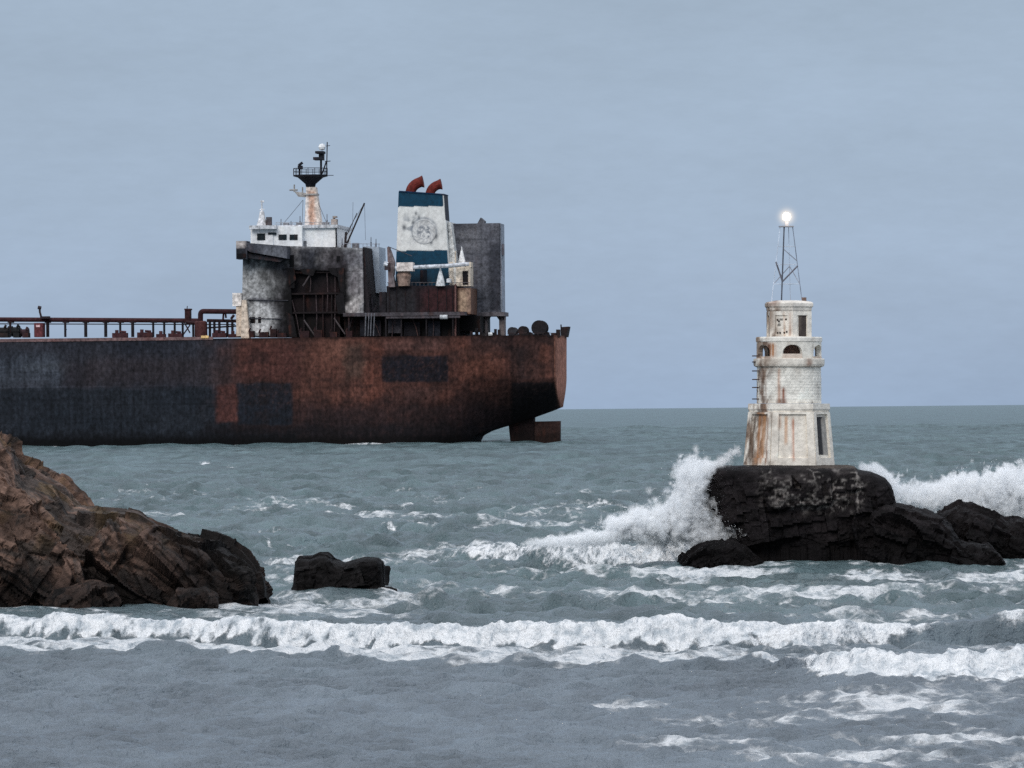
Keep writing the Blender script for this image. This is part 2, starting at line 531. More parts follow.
# a pale plate stretched between house and funnel
part('vent_housing', lambda mb: squad(mb, (364, 246), (379, 247), (380, 293), (372, 293), 24, 38), (172, 182, 194), amount=0.1, rust_amt=0.05, mat=M_PAINT)
# signal mast on the wheelhouse
msm = part('signal_mast', lambda mb: (mb.lathe([(1.55, 0), (0.9, 2.2), (0.6, 4.0), (0.22, 4.2), (0.15, 7)], S(262, 226, 12), 10),
                                      sline(mb, [(259.5, 209.5), (264.5, 209.5)], 12, 0.15), sline(mb, [(260.5, 201.5), (264, 201.5)], 12, 0.3)), (198, 198, 200), amount=0.15)
part('lamp', lambda mb: sbox(mb, 266, 271, 217, 225, 11, 13), (88, 86, 90), parent=msm)

# radar mast
rm = part('radar_mast', lambda mb: squad(mb, (306, 187), (315.5, 187), (321.5, 226.5), (304.5, 226.5), 18, 21.5, 0.35),
          lambda P: patches(P, weather((206, 196, 188), P, amount=0.12, rust_amt=0.1), [(308, 315, 188, 226, (170, 112, 72), 0.55, 2.5), (304, 308, 188, 226, (206, 204, 204), 0.6, 2)], 51, 3))
cx, cy, cz = S(310.5, 181, 19.5)
s_ = 1 / 3.6
plat = part('mast_platform', lambda mb: mb.lathe([(1.3, -6 * s_), (1.5, -3 * s_), (3.6, 3.4 * s_), (4.9, 4.6 * s_), (4.9, 6 * s_)], (cx, cy, cz), 8, math.pi / 8), (34, 36, 44), parent=rm, rust_amt=0.1)


def f(mb):
    zt = cz + 6 * s_
    for k in range(16):
        t = k * math.pi / 8
        mb.tube([(cx + 4.7 * math.cos(t), cy + 4.7 * math.sin(t), zt), (cx + 4.7 * math.cos(t), cy + 4.7 * math.sin(t), zt + 1.8)], 0.08, 4)
    for hh in (0.9, 1.8):
        mb.tube([(cx + 4.7 * math.cos(t), cy + 4.7 * math.sin(t), zt + hh) for t in np.linspace(0, 2 * math.pi, 25)], 0.07, 4)
part('railing', f, (50, 52, 60), parent=rm)
part('scanner_post', lambda mb: (sline(mb, [(321, 176), (321, 153)], 19, 0.32), sline(mb, [(322, 174), (326.5, 161)], 19, 0.2)), (40, 42, 50), parent=rm)
part('antenna_pole', lambda mb: (sline(mb, [(326.5, 176), (327.2, 142)], 19, 0.16),
                                 sline(mb, [(325, 161.5), (330.5, 161)], 19, 0.12), sline(mb, [(326, 146), (330, 145.5)], 19, 0.1), sline(mb, [(326, 175.3), (333.5, 175.3)], 19, 0.1)), (40, 42, 50), parent=rm)
part('radar_scanner', lambda mb: (sbox(mb, 315, 323, 151, 153.2, 17, 22), sbox(mb, 313, 322, 157, 159.6, 17, 22), sbox(mb, 318.6, 323, 153, 157, 18, 21)), (44, 46, 54), parent=rm)
part('radar_dome', lambda mb: mb.lathe([(0.1, -0.9), (0.75, -0.7), (1.0, 0), (0.75, 0.7), (0.1, 0.95)], S(322, 147, 19.5), 12), (215, 216, 218), parent=rm, amount=0.05, rust_amt=0)
part('searchlight', lambda mb: (sline(mb, [(299.5, 176), (299.5, 169)], 19, 0.3), sbox(mb, 297.6, 301.6, 165.5, 169, 18, 20.5), sline(mb, [(298.5, 165.5), (302.5, 162.5)], 19, 0.4)), (40, 40, 48), parent=rm)
part('side_bracket', lambda mb: (squad(mb, (294, 191), (306, 193), (306, 197), (298, 196.5), 18, 21), sline(mb, [(289.5, 190), (297.5, 190)], 19, 0.25), sline(mb, [(294.2, 192), (294.2, 184.5)], 19, 0.22), sline(mb, [(302.5, 193), (302.5, 187)], 19, 0.2), sbox(mb, 304, 317, 193.5, 195, 17.5, 22)), (160, 158, 156), parent=rm)
for w_ in ([(303, 200), (283, 224)], [(303, 200), (302, 226)], [(317, 200), (327, 224)]):
    part('stay_wire', lambda mb: sline(mb, w_, 19, 0.06, 4), (90, 92, 98), parent=rm)
# derrick and small pipe on the house roof
dr = part('derrick', lambda mb: (sline(mb, [(348.5, 240), (364.5, 203)], 10, 0.24), sline(mb, [(345.5, 238), (357, 213)], 12, 0.12), sline(mb, [(345, 248), (346, 232)], 10, 0.35), sline(mb, [(348.5, 240), (345.5, 247)], 10, 0.3)), (60, 54, 56))
for w_ in ([(364.5, 203), (365.5, 240)], [(353, 202), (352.5, 230)], [(364.5, 203), (346, 233)]):
    part('hoist_wire', lambda mb: sline(mb, w_, 10, 0.05, 4), (110, 114, 124), parent=dr)
part('roof_ventilator', lambda mb: (sbox(mb, 331, 336.5, 219, 226, 14, 17), sbox(mb, 332.5, 336, 216, 217.5, 14, 17), sline(mb, [(334, 219), (334, 216)], 15, 0.4)), (160, 150, 144))

for x, y0, y1, b_ in ((281, 219, 226, 12), (291, 221, 226, 20), (300, 216, 226, 26), (327, 214, 226, 20), (342, 238, 248, 20), (371, 237, 247, 26), (376, 239, 247, 28)):
    part('whip_antenna', lambda mb: (sline(mb, [(x, y1), (x, y0)], b_, 0.1, 4), sline(mb, [(x, y1), (x, (y0 + y1) / 2)], b_, 0.2, 5)), (104, 106, 114))
for x0, x1, y0, y1 in ((283, 288, 223, 226.2), (296, 301, 222.5, 226.2), (322, 328, 222, 226.2), (352, 358, 243, 248.5), (341, 345, 245, 248.2)):
    part('roof_box', lambda mb: sbox(mb, x0, x1, y0, y1, 12, 15), (128, 128, 132))
for p_, q_ in (((247, 300), (288, 300.5)), ((243, 318), (282, 319))):
    part('wall_rail', lambda mb: sline(mb, [p_, q_], 5.7, 0.13, 5), (70, 70, 76), parent=house)
for x0, x1, y0 in ((249, 254, 331), (259, 268, 332), (270, 276, 329), (277, 286, 333), (300, 309, 331), (314, 322, 330), (330, 337, 332), (346, 352, 331)):
    part('deck_debris', lambda mb: (sbox(mb, x0, x1, y0, 337.5, 2.5, 4.5), sline(mb, [(x0, y0 + 1), (x0 + 1.5, y0 - 3)], 3, 0.25)), (52, 36, 38), rust_amt=0.5)
for p_, q_ in (((292, 300), (300, 337)), ((316, 295), (316, 337)), ((327, 273), (327, 312)), ((310, 273), (310, 292)), ((335, 273), (334, 337)), ((352, 318), (346, 337)), ((372, 318), (380, 336)), ((392, 318), (392, 337)), ((433, 318), (433, 337)), ((412, 318), (418, 336))):
    part('bent_pipe', lambda mb: sline(mb, [p_, ((p_[0] + q_[0]) / 2 + 0.8, (p_[1] + q_[1]) / 2), q_], 6.8, 0.16, 5), (74, 64, 66))
for x in (389, 396, 405, 418, 428, 437, 446, 452):
    part('casing_rib', lambda mb: sbox(mb, x, x + 0.9, 288, 313, 7.7, 8.1), (44, 36, 40))

# --- funnel
FB0, FB1 = 15, 24


def funnel_paint(P):
    qx, qy = qxy(P)
    c = weather((206, 206, 204), P, amount=0.15, rust_amt=0.12, fine=0.9)
    qy = 442.4 - P[:, 2] * 3.682 * 1545 / 1565 - 1.0
    qx = 424 + (P[:, 0] - FX) * 3.64
    n = fbm2(qx * 0.25, qy * 0.25, 63, 4)
    near = P[:, 1] < FB0 + 0.2
    emb = np.hypot(qx - 424, (qy - 232))
    # the worn round crest
    ring = np.exp(-((emb - 12.2) / 1.3) ** 2) * 0.6 + np.exp(-((emb - 8) / 0.9) ** 2) * 0.45
    inner = (emb < 8) * sstep(0.45, 0.6, fbm2(qx * 0.5, qy * 0.6, 64, 3)) * 0.45
    left = sstep(0.48, 0.62, fbm2(qx * 0.16, qy * 0.2, 65, 3)) * sstep(16, 4, np.abs(qx - 411)) * sstep(20, 6, np.abs(qy - 230)) * 0.5
    k = np.clip((ring * (0.4 + n) + inner + left) * near, 0, 0.8)
    c = c * (1 - k)[:, None] + lin((104, 112, 124)) * k[:, None]
    for bx, by, br in ((404, 229, 2.0), (430.5, 230, 2.2), (436, 238, 2.0), (431, 244, 1.8), (416, 215, 1.3), (419, 219, 1.2), (413, 224, 1.4), (433, 236, 1.5)):
        b = np.exp(-(((qx - bx) / br) ** 2 + ((qy - by) / (br * 1.5)) ** 2)) * near * 0.8
        c = c * (1 - b)[:, None] + lin((58, 64, 74)) * b[:, None]
    blue = ((qy < 208.3) | (qy > 252)) & (P[:, 0] < FXR(P[:, 2]) - 0.25)
    bc = lin((6, 66, 88)) * (0.7 + 0.6 * n)[:, None]
    bc = bc * (1 - 0.3 * sstep(0.55, 0.7, n))[:, None]
    c = np.where(blue[:, None], bc, c)
    soot = sstep(262, 292, qy) * sstep(0.4, 0.6, fbm2(qx * 0.1, qy * 0.1, 61, 3)) * 0.75
    c = c * (1 - soot)[:, None] + lin((34, 34, 40)) * soot[:, None]
    soot = (P[:, 0] > FXR(P[:, 2]) - 0.2) * (qy < 222)
    c = np.where(soot[:, None], lin((46, 48, 58)), c)
    return c


FX = S(424, 232, FB0)[0]
_ft, _fb = S(444, 194, FB0), S(450.5, 290, FB0)


def FXR(z):
    return _fb[0] + (_ft[0] - _fb[0]) * (z - _fb[2]) / (_ft[2] - _fb[2])


def crest_paint(P):
    c = weather((200, 200, 199), P, amount=0.3, rust_amt=0.1, fine=2)
    dx = P[:, 0] - FX; dz = P[:, 2] - S(424, 232, FB0)[2]
    r = np.hypot(dx, dz); a = np.arctan2(dz, dx)
    leaf = sstep(0.35, 0.6, np.sin(a * 14 + r * 5) * 0.5 + 0.5) * np.exp(-((r - 2.6) / 0.45) ** 2)
    inner = sstep(0.45, 0.62, fbm2(dx * 1.6, dz * 1.6, 64, 3)) * (r < 1.9)
    k = np.clip(leaf * 0.28 + inner * 0.7 + 0.4 * np.exp(-((r - 3.2) / 0.14) ** 2) + 0.4 * np.exp(-((r - 1.95) / 0.14) ** 2), 0, 0.8) * (0.4 + 1.0 * fbm2(dx * 0.7 + 9, dz * 0.7, 67, 3))
    return c * (1 - k)[:, None] + lin((92, 100, 112)) * k[:, None]


fun = part('funnel', lambda mb: squad(mb, (398.6, 191.5), (444, 194.5), (450.5, 290), (395, 290), FB0, FB1, 0.28), funnel_paint, mat=M_PAINT)
part('crest_disc', lambda mb: (lambda c: mb.rings([[(c[0] + r * math.cos(t), c[1] - dy, c[2] + r * math.sin(t)) for t in np.linspace(0, 2 * math.pi, 72, endpoint=False)] for r, dy in [(3.3, 0), (3.3, 0.1)] + [(q, 0.1) for q in np.linspace(3.2, 0.05, 16)]], False, False))(S(424, 232, FB0 - 0.01)),
     lambda P: crest_paint(P), parent=fun, mat=M_PAINT)
part('top_grating', lambda mb: squad(mb, (399, 190.6), (444.3, 193.8), (444.3, 195), (399, 192), FB0 - 0.2, FB1 + 0.2), (14, 52, 80), parent=fun)
for x0, y0, r in ((410.5, 194, 1.5), (430, 195, 1.35)):
    a0 = S(x0, y0, 21)
    sc_ = r / 1.5
    pth = [(a0[0] + 4.0 * sc_ * (1 - math.cos(t)), a0[1], a0[2] + 1.2 * sc_ + 3.2 * sc_ * math.sin(t) - 1) for t in np.linspace(-0.25, 1.45, 9)]
    part('exhaust_pipe', lambda mb: mb.tube(pth, [r * 0.95] * 8 + [r * 1.15], 14), (112, 52, 46), parent=fun, smooth=False, amount=0.3)
part('louvre', lambda mb: sbox(mb, 420, 427, 270, 284, FB0 - 0.25, FB0), (16, 24, 36), parent=fun)
part('aft_ventilator', lambda mb: squad(mb, (448, 222), (450.5, 222), (459, 285), (451, 285), 18, 30), (206, 206, 204), amount=0.2)

# --- aft tower block on columns
tb = part('aft_tower', lambda mb: squad(mb, (446, 223.8), (499.5, 223), (500, 313), (448, 313), 24, 34, 0.5),
          lambda P: patches(P, weather((100, 101, 108), P, amount=0.5, rust_amt=0.12), [(490, 506.5, 242, 312, (50, 52, 60), 0.8, 3), (452, 488, 288, 313, (84, 86, 92), 0.5, 6), (450, 482, 228, 250, (120, 120, 124), 0.5, 6)] + [(446, 505, y_ - .5, y_ + .5, (58, 60, 66), 0.6, 0.6) for y_ in (239, 254, 269, 284, 299)] + [(x_ - .4, x_ + .4, 223, 313, (64, 66, 72), 0.6, 0.6) for x_ in (456, 465, 474, 483, 492)], 81, 3))
part('aft_panel', lambda mb: squad(mb, (500.2, 223.5), (501, 223.5), (502, 313), (500.4, 313), 25, 33.5), (150, 156, 166), parent=tb, amount=0.2)
part('hatch_cover', lambda mb: squad(mb, (480.5, 217.5), (484.6, 221), (484, 224), (477, 224), 26, 30), (100, 102, 108), parent=tb)
part('wall_box', lambda mb: sbox(mb, 500.6, 503, 244, 255, 26, 30), (128, 122, 128), parent=tb)
for x0, x1 in ((482, 487.5), (499, 504.5)):
    part('column', lambda mb: (sbox(mb, x0, x1, 316, 336, 26, 30), squad(mb, (x0 - 4, 314.5), (x1 + (3 if x1 < 500 else 0), 314.5), (x1, 320), (x0, 320), 26, 30)), (120, 112, 112), parent=tb)
part('support_beam', lambda mb: sbox(mb, 448, 504.5, 312.6, 316, 23.5, 34.2), (112, 108, 112), parent=tb)

# --- engine casing and the deck below it
cas = part('engine_casing', lambda mb: sbox(mb, 386.5, 457, 286, 314, 8, 40, 0.5),
           lambda P: patches(P, weather((48, 38, 42), P, amount=0.5), [(386, 416, 288, 314, (48, 50, 54), 0.7, 3), (424, 456, 288, 314, (70, 42, 44), 0.7, 5), (386, 457, 284, 289, (40, 36, 42), 0.7, 2)], 91, 3))
part('stained_bulkhead', lambda mb: sbox(mb, 457.3, 471, 288, 314, 9, 34, 0.4),
     lambda P: patches(P, weather((110, 88, 78), P, rust_amt=0.5, fine=2), [(460, 468, 292, 314, (190, 168, 146), 0.6, 2), (468, 472, 286, 314, (172, 150, 134), 0.6, 1)], 93, 3), parent=cas)


def f(mb):
    for x in np.arange(388, 471, 4):
        sline(mb, [(x, 286.5), (x, 282.5)], 8.3, 0.07, 4)
    sline(mb, [(387, 282.5), (471, 282.5)], 8.3, 0.07, 4)
part('railing', f, (110, 104, 106), parent=cas)
part('wall_pipe', lambda mb: sline(mb, [(455.5, 284), (455.5, 336)], 7.4, 0.25), (120, 92, 88), parent=cas)
part('boat_deck', lambda mb: (sbox(mb, 343, 465, 313, 315.2, 4, 40), sbox(mb, 386, 460, 316.6, 317.8, 3.7, 4.2)), (84, 80, 84), amount=0.6)
part('life_raft', lambda mb: sline(mb, [(440, 317), (447.5, 317)], 3.6, 0.6, 10), (180, 182, 184))
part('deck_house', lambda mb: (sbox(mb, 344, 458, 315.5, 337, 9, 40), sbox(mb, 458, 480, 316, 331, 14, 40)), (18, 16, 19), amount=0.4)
for x in (348, 364, 385, 400.5, 425.5, 452):
    part('deck_pillar', lambda mb: sbox(mb, x, x + 1.6, 315.6, 337, 4.4, 5), (44, 40, 44))
for x0, x1, y0, y1, cl in ((388, 401, 319, 333, (74, 72, 78)), (404, 420, 322, 336, (36, 34, 40)), (360, 381, 320, 336, (40, 42, 50)), (428, 440, 321, 336, (44, 46, 54))):
    part('store_locker', lambda mb: sbox(mb, x0, x1, y0, y1, 7.5, 9.3), cl)
for x in (366, 371.5):
    part('ladder', lambda mb: (sline(mb, [(x, 313), (x - 1, 336)], 4, 0.15), sline(mb, [(x + 3, 313), (x + 2, 336)], 4, 0.15)), (110, 112, 118))
# gear standing on the boat deck between house and casing
part('winch_house', lambda mb: (sbox(mb, 379, 386, 292, 313, 12, 18), sbox(mb, 366, 372, 294, 313, 12, 20), sline(mb, [(373, 313), (371.5, 297)], 10, 0.3), sline(mb, [(373.5, 312), (377, 306)], 10, 0.4)), (54, 52, 58))
# deck crane
cr = part('deck_crane', lambda mb: (squad(mb, (387, 247), (389.5, 247), (395, 287), (388.5, 287), 6, 8.5), squad(mb, (390.5, 250), (394.5, 262), (394, 275), (390.5, 268), 6.2, 8.3)), (120, 112, 114), rust_amt=0.3)
part('jib', lambda mb: (sline(mb, [(395, 268.2), (446, 266), (469, 264)], 5.8, 0.55, 8), sline(mb, [(384, 264), (388, 265)], 6, 0.9)), (186, 190, 196), parent=cr, amount=0.15)
part('winch_box', lambda mb: sbox(mb, 396.5, 413, 262.5, 271, 5, 9), (206, 198, 194), parent=cr, amount=0.15)
part('stay_wire', lambda mb: sline(mb, [(388, 246.5), (412, 256)], 7, 0.1, 4), (80, 78, 84), parent=cr)
part('hook_block', lambda mb: (sbox(mb, 384.5, 390, 263, 270, 5.3, 6.5)), (64, 58, 62), parent=cr)
part('round_tank', lambda mb: mb.lathe([(1.6, 0), (1.75, 1.6), (2.0, 2.8), (1.5, 4.2), (0.6, 4.6)], S(404, 286, 7.5), 16), (160, 140, 130), rust_amt=0.35)
part('cone_cover', lambda mb: mb.lathe([(1.3, 0), (0.9, 2), (0.3, 4.2), (0.05, 5)], S(440.5, 286, 7.5), 10), (204, 206, 208), amount=0.1)
part('cone_cover', lambda mb: mb.lathe([(1.0, 0), (0.95, 3), (0.25, 6), (0.05, 7)], S(462, 272, 12), 10), (214, 214, 214), amount=0.1)
ch = part('companion_house', lambda mb: (sbox(mb, 456, 470.5, 267, 286, 9, 16), sbox(mb, 466, 471, 262, 267, 9, 14), sline(mb, [(455.5, 268), (455.5, 251)], 9, 0.22), sline(mb, [(452, 286), (451, 262)], 9.5, 0.6)), (206, 194, 180), amount=0.25, rust_amt=0.3)
part('door', lambda mb: sbox(mb, 462.5, 468, 271, 284.5, 8.8, 9.1), (34, 32, 36), parent=ch)
part('drum_light', lambda mb: mb.lathe([(0.7, 0), (0.7, 0.9), (0.3, 1.1)], S(449, 282.5, 7.8), 10), (210, 212, 216))

# --- forward edge of the house
part('white_locker', lambda mb: sbox(mb, 232.3, 241.3, 293, 306, 5, 9), (216, 210, 206), amount=0.12, rust_amt=0.1)
part('cream_column', lambda mb: (sbox(mb, 236, 242.5, 306, 336, 5.4, 9), squad(mb, (241.8, 300), (246, 300), (250, 340), (241, 340), 3.2, 5.2)), (200, 186, 172), amount=0.12)

# --- deck piping forward
RED = (66, 40, 44)
part('bulwark_edge', lambda mb: mb.box(-225, S(213, 337, 0)[0], -0.15, 0.5, ZD - 0.35, ZD + 0.5, 2), (120, 100, 100), rust_amt=0.6, rust=(110, 70, 66))
pr = part('pipe_rack', lambda mb: (sline(mb, [(-540, 316.4), (198, 320.6)], 12, 0.62, 8), sline(mb, [(-540, 317.2), (198, 320.8)], 13.2, 0.5, 8), sline(mb, [(-540, 322.4), (235, 324.5)], 13, 0.16, 6)), RED)
for x in list(np.arange(-520, 32, 23)) + [46, 64, 84, 104, 119, 131, 152, 163, 173.5, 181.5, 192]:
    part('rack_post', lambda mb: (sbox(mb, x, x + (2.6 if x in (46, 84, 104, 131) else 1.7), 321, 337, 11.6, 12.8), sbox(mb, x - 1.5, x + 3.5, 321.3, 322.8, 11.5, 14)), (40, 36, 42), parent=pr)
part('pipe_bend', lambda mb: sline(mb, [(200.5, 324), (200.5, 315)] + [(203.5 - 3 * math.cos(t), 314.5 - 3.2 * math.sin(t)) for t in np.linspace(0.2, 1.57, 6)] + [(236, 311.6)], 10, 0.72, 10), (62, 38, 42))
part('vent_post', lambda mb: (sbox(mb, 184.6, 189.8, 309, 322, 11, 14), sline(mb, [(187, 309), (187.3, 306)], 12, 0.12), sbox(mb, 184.2, 190.2, 308.6, 310, 10.8, 14.2)), (70, 44, 46))
part('deck_tank', lambda mb: mb.lathe([(1.7, 0), (1.8, 0.2), (1.75, 4.0), (1.3, 4.4)], S(201, 337, 9), 14), (84, 54, 54), rust_amt=0.3)
part('manifold_pipe', lambda mb: (sline(mb, [(186, 322.3), (206, 323)], 10, 0.55), sline(mb, [(207, 320.5), (236, 321)], 11, 0.5), sline(mb, [(206, 328), (236, 326)], 12, 0.25), sline(mb, [(223, 320), (223.5, 314), (225.5, 313.5), (226, 318)], 10, 0.3), sline(mb, [(231, 319), (234, 315)], 10, 0.4), sline(mb, [(184, 322), (190, 333)], 10, 0.2), sline(mb, [(190, 325), (183, 335)], 10, 0.2)), (56, 38, 42))
for x in (208.5, 213, 218, 226, 231):
    part('pipe_support', lambda mb: sbox(mb, x, x + 1.9, 320, 337, 10.5, 12), (38, 34, 42))
for x0, x1, y0 in ((112, 127, 333), (137, 152, 332.4), (168, 182, 333.4), (212, 226, 333), (228, 240, 334), (156, 165, 334)):
    part('valve_gear', lambda mb: (sbox(mb, x0, x1, y0, 337.5, 8, 10), sbox(mb, x0 + 3, x0 + 6, y0 - 3, y0, 8.5, 9.5), sline(mb, [(x0 + 8, y0 - 1.4), (x1 - 1, y0 - 1)], 8.6, 0.35)), (78, 52, 56))
part('yellow_box', lambda mb: sbox(mb, 201, 208.5, 335.6, 338.2, -0.4, 0.4), (206, 176, 128), rust_amt=0.05, amount=0.1)
rb = part('red_deck_house', lambda mb: sbox(mb, 34, 42.5, 323, 337, 8, 12), (104, 62, 66), rust_amt=0.2)
part('notice_plate', lambda mb: sbox(mb, 36, 40, 325, 327, 7.85, 8), (206, 178, 180), parent=rb, rust_amt=0)
part('floodlight_post', lambda mb: (sline(mb, [(41.5, 318), (39.8, 312), (39.6, 308)], 11, 0.3), sline(mb, [(38, 307.4), (41, 308)], 11, 0.55), sbox(mb, 40, 49, 316.3, 318.5, 10, 12)), (62, 54, 58))
part('hanging_lamp', lambda mb: (sline(mb, [(65.5, 322), (65.5, 337)], 10, 0.14), sline(mb, [(65, 330), (66, 330.6)], 10, 0.5)), (50, 46, 54))
for x0, x1, y0 in ((-14, -3, 327), (-2, 9, 326), (12, 20, 325.6), (21, 29, 328)):
    def f(mb, x0=x0, x1=x1, y0=y0):
        xm = (x0 + x1) / 2
        r = (337 - y0) / 2 / 3.68
        c = S(xm, (337 + y0) / 2, 9)
        w = (x1 - x0) / 2 / 3.68
        mb.tube([(c[0] - w, c[1], c[2]), (c[0] - w * 0.9, c[1], c[2]), (c[0] - w * 0.9, c[1], c[2]), (c[0] + w * 0.9, c[1], c[2]), (c[0] + w * 0.9, c[1], c[2]), (c[0] + w, c[1], c[2])], [r, r, r * 0.75, r * 0.75, r, r], 12)
        sbox(mb, x0 + 1, x1 - 1, 333, 337.5, 7.5, 11)
        sline(mb, [(xm + 1, y0 + 2), (xm + 2.5, y0 - 1)], 8, 0.35)
    part('mooring_winch', f, (42, 44, 46) if x0 < 20 else (62, 46, 52))

# --- poop deck gear
for xm, ym, r, wd, cl in ((540, 328, 2.1, 3.0, (40, 38, 42)), (523.5, 331, 1.35, 2.4, (44, 40, 42)), (513, 331.5, 1.2, 3.2, (62, 62, 66))):
    def f(mb):
        c = S(xm, ym, 14)
        for dy0, dy1, rr in ((-wd, -wd + 0.4, r), (-wd + 0.4, wd - 0.4, r * 0.8), (wd - 0.4, wd, r)):
            mb.tube([(c[0], c[1] + dy0, c[2]), (c[0], c[1] + dy1, c[2])], rr, 18)
        sbox(mb, xm - r * 3.7, xm + r * 3.9, 334, 337.5, 11, 16)
    part('mooring_drum', f, cl)
for x0, x1, y0 in ((470, 478, 331), (487, 494, 332), (494, 500, 329), (475, 482, 328), (528, 532, 332), (546, 549, 332)):
    part('mooring_bitts', lambda mb: (sbox(mb, x0, x0 + 2.4, y0, 337, 8, 9.4), sbox(mb, x1 - 2.4, x1, y0 + 0.5, 337, 8, 9.4), sbox(mb, x0 - 0.5, x1 + 0.5, 334.5, 337, 7.8, 9.6)), (36, 32, 36))
part('stern_chock', lambda mb: squad(mb, (561, 327), (568.5, 326.5), (566.5, 337), (562, 337), 24, 30), (46, 40, 42))
part('flag_staff', lambda mb: sline(mb, [(561.5, 337), (561, 324.5)], 24, 0.2), (46, 40, 42))
part('fairlead', lambda mb: (sbox(mb, 556, 559.5, 329.5, 337, 11, 14), sbox(mb, 551, 557, 333, 337, 11, 13)), (52, 42, 42))
part('poop_rail', lambda mb: [sline(mb, [(x, 337), (x, 333)], 9, 0.08, 4) for x in range(508, 556, 5)] + [sline(mb, [(507, 333.2), (556, 333)], 10, 0.06, 4)], (70, 60, 62))
part('fender_ring', lambda mb: sline(mb, [(488.5, 334.5), (492.5, 334)], 8, 0.5, 8), (196, 198, 200), rust_amt=0)

# --- rudder
part('rudder_horn', lambda mb: squad(mb, (508, 420), (534, 414), (533.5, 452), (511.5, 452), 22, 26, 0.5), lambda P: weather((46, 33, 33), P, rust_amt=0.3) * (0.45 + 0.55 * sstep(1, 4, P[:, 2]))[:, None])
part('rudder', lambda mb: squad(mb, (534.4, 421.5), (560, 421), (560, 452), (534, 452), 22.6, 25.4, 0.5),
     lambda P: weather((74, 56, 52), P, rust_amt=0.4) * (0.4 + 0.6 * sstep(0.5, 3.0, P[:, 2] + 2.0 * (fbm3(P * 0.3, 5, 3) - 0.5)))[:, None])

# ================================================================== THE LIGHTHOUSE
YL = 325.0
PM = F / YL
lc = at(789.0, 465.0, YL)
LX, LZ = float(lc[0]), float(lc[2])


def lz(py):  # height of a picture row on the tower's axis
    return float(at(789.0, py, YL)[2]) - LZ


def lx(px):
    return (px - 789.0) / PM


lh = bpy.data.objects.new('lighthouse', None); col.objects.link(lh)
lh.location = (LX, YL, LZ); lh.rotation_euler = (0, ROLL, 0)   # the old tower leans a touch
tag(lh, 'small weathered white stone lighthouse with lit lamp on lattice mast, standing on black rock', 'lighthouse')


def lpaint(base, rusts=(), seed=2, rough=0.3, dirt=0.45, holes=0.0):
    dirt = dirt * 1.1
    def fn(P):
        a = np.arctan2(P[:, 0], -P[:, 1])            # angle from the viewer-facing side
        s_ = a * 2.0
        n = fbm3(P * 1.3, seed, 5)
        c = np.tile(lin(base), (len(P), 1)) * (1 - rough + 2 * rough * n)[:, None]
        g = sstep(0.5, 0.75, fbm3(P * np.array([2.2, 2.2, 0.7]), seed + 4, 4)) * dirt
        c = c * (1 - g)[:, None] + lin((128, 116, 104)) * g[:, None]
        lf = sstep(-0.35, -1.0, a + (fbm3(P * 1.5, seed + 8, 3) - 0.5) * 0.7)      # the weather side is stained
        g = lf * sstep(0.38, 0.58, fbm3(P * np.array([3, 3, 1.0]), seed + 6, 4)) * 0.85
        c = c * (1 - g)[:, None] + lin((122, 98, 80)) * g[:, None]
        g = lf * sstep(0.5, 0.62, fbm3(P * np.array([4, 4, 1.6]), seed + 16, 4)) * 0.7
        c = c * (1 - g)[:, None] + lin((84, 66, 56)) * g[:, None]
        if holes:
            d1, d2, r, _ = worley3(P * 2.3, seed)
            h = (d1 < 0.24) * (r < holes) * sstep(-0.1, -0.4, a)
            c = c * (1 - 0.75 * h)[:, None]
        for ang, w, z0, z1, colr, op in rusts:
            m = np.exp(-((a - ang) / w) ** 2) * sstep(z0 - 0.1, z0 + 0.25, P[:, 2]) * (1 - sstep(z1 - 0.25, z1 + 0.05, P[:, 2])) * op
            m = np.clip(m * (0.6 + 0.9 * vn2(s_ * 9, P[:, 2] * 1.2, seed + 11)), 0, 1)
            c = c * (1 - m)[:, None] + lin(colr) * m[:, None]
        return np.clip(c * 1.12, 0, 0.85)
    return fn


def hexring(R, z, rot):
    return [(R * math.cos(rot + k * math.pi / 3), R * math.sin(rot + k * math.pi / 3), z) for k in range(6)]


def hexwalls(mb, levels, rot, n=26, m=26):
    """finely divided hexagonal prism walls through (R, z) levels"""
    for (R0, z0), (R1, z1) in zip(levels[:-1], levels[1:]):
        a = hexring(R0, z0, rot); b = hexring(R1, z1, rot)
        for k in range(6):
            p = np.array([a[k], a[(k + 1) % 6], b[(k + 1) % 6], b[k]])
            u = np.linspace(0, 1, n)[None, :, None]; v = np.linspace(0, 1, m if z1 - z0 > 0.8 else 4)[:, None, None]
            g = (p[0] * (1 - u) + p[1] * u) * (1 - v) + (p[3] * (1 - u) + p[2] * u) * v
            idx = np.arange(g.shape[0] * g.shape[1]).reshape(g.shape[:2])
            mb.add(g, np.stack([idx[:-1, :-1], idx[:-1, 1:], idx[1:, 1:], idx[1:, :-1]], -1).reshape(-1, 4))
    mb.add(hexring(levels[-1][0], levels[-1][1], rot), [range(6)])
    mb.add(hexring(levels[0][0], levels[0][1], rot), [range(6)])


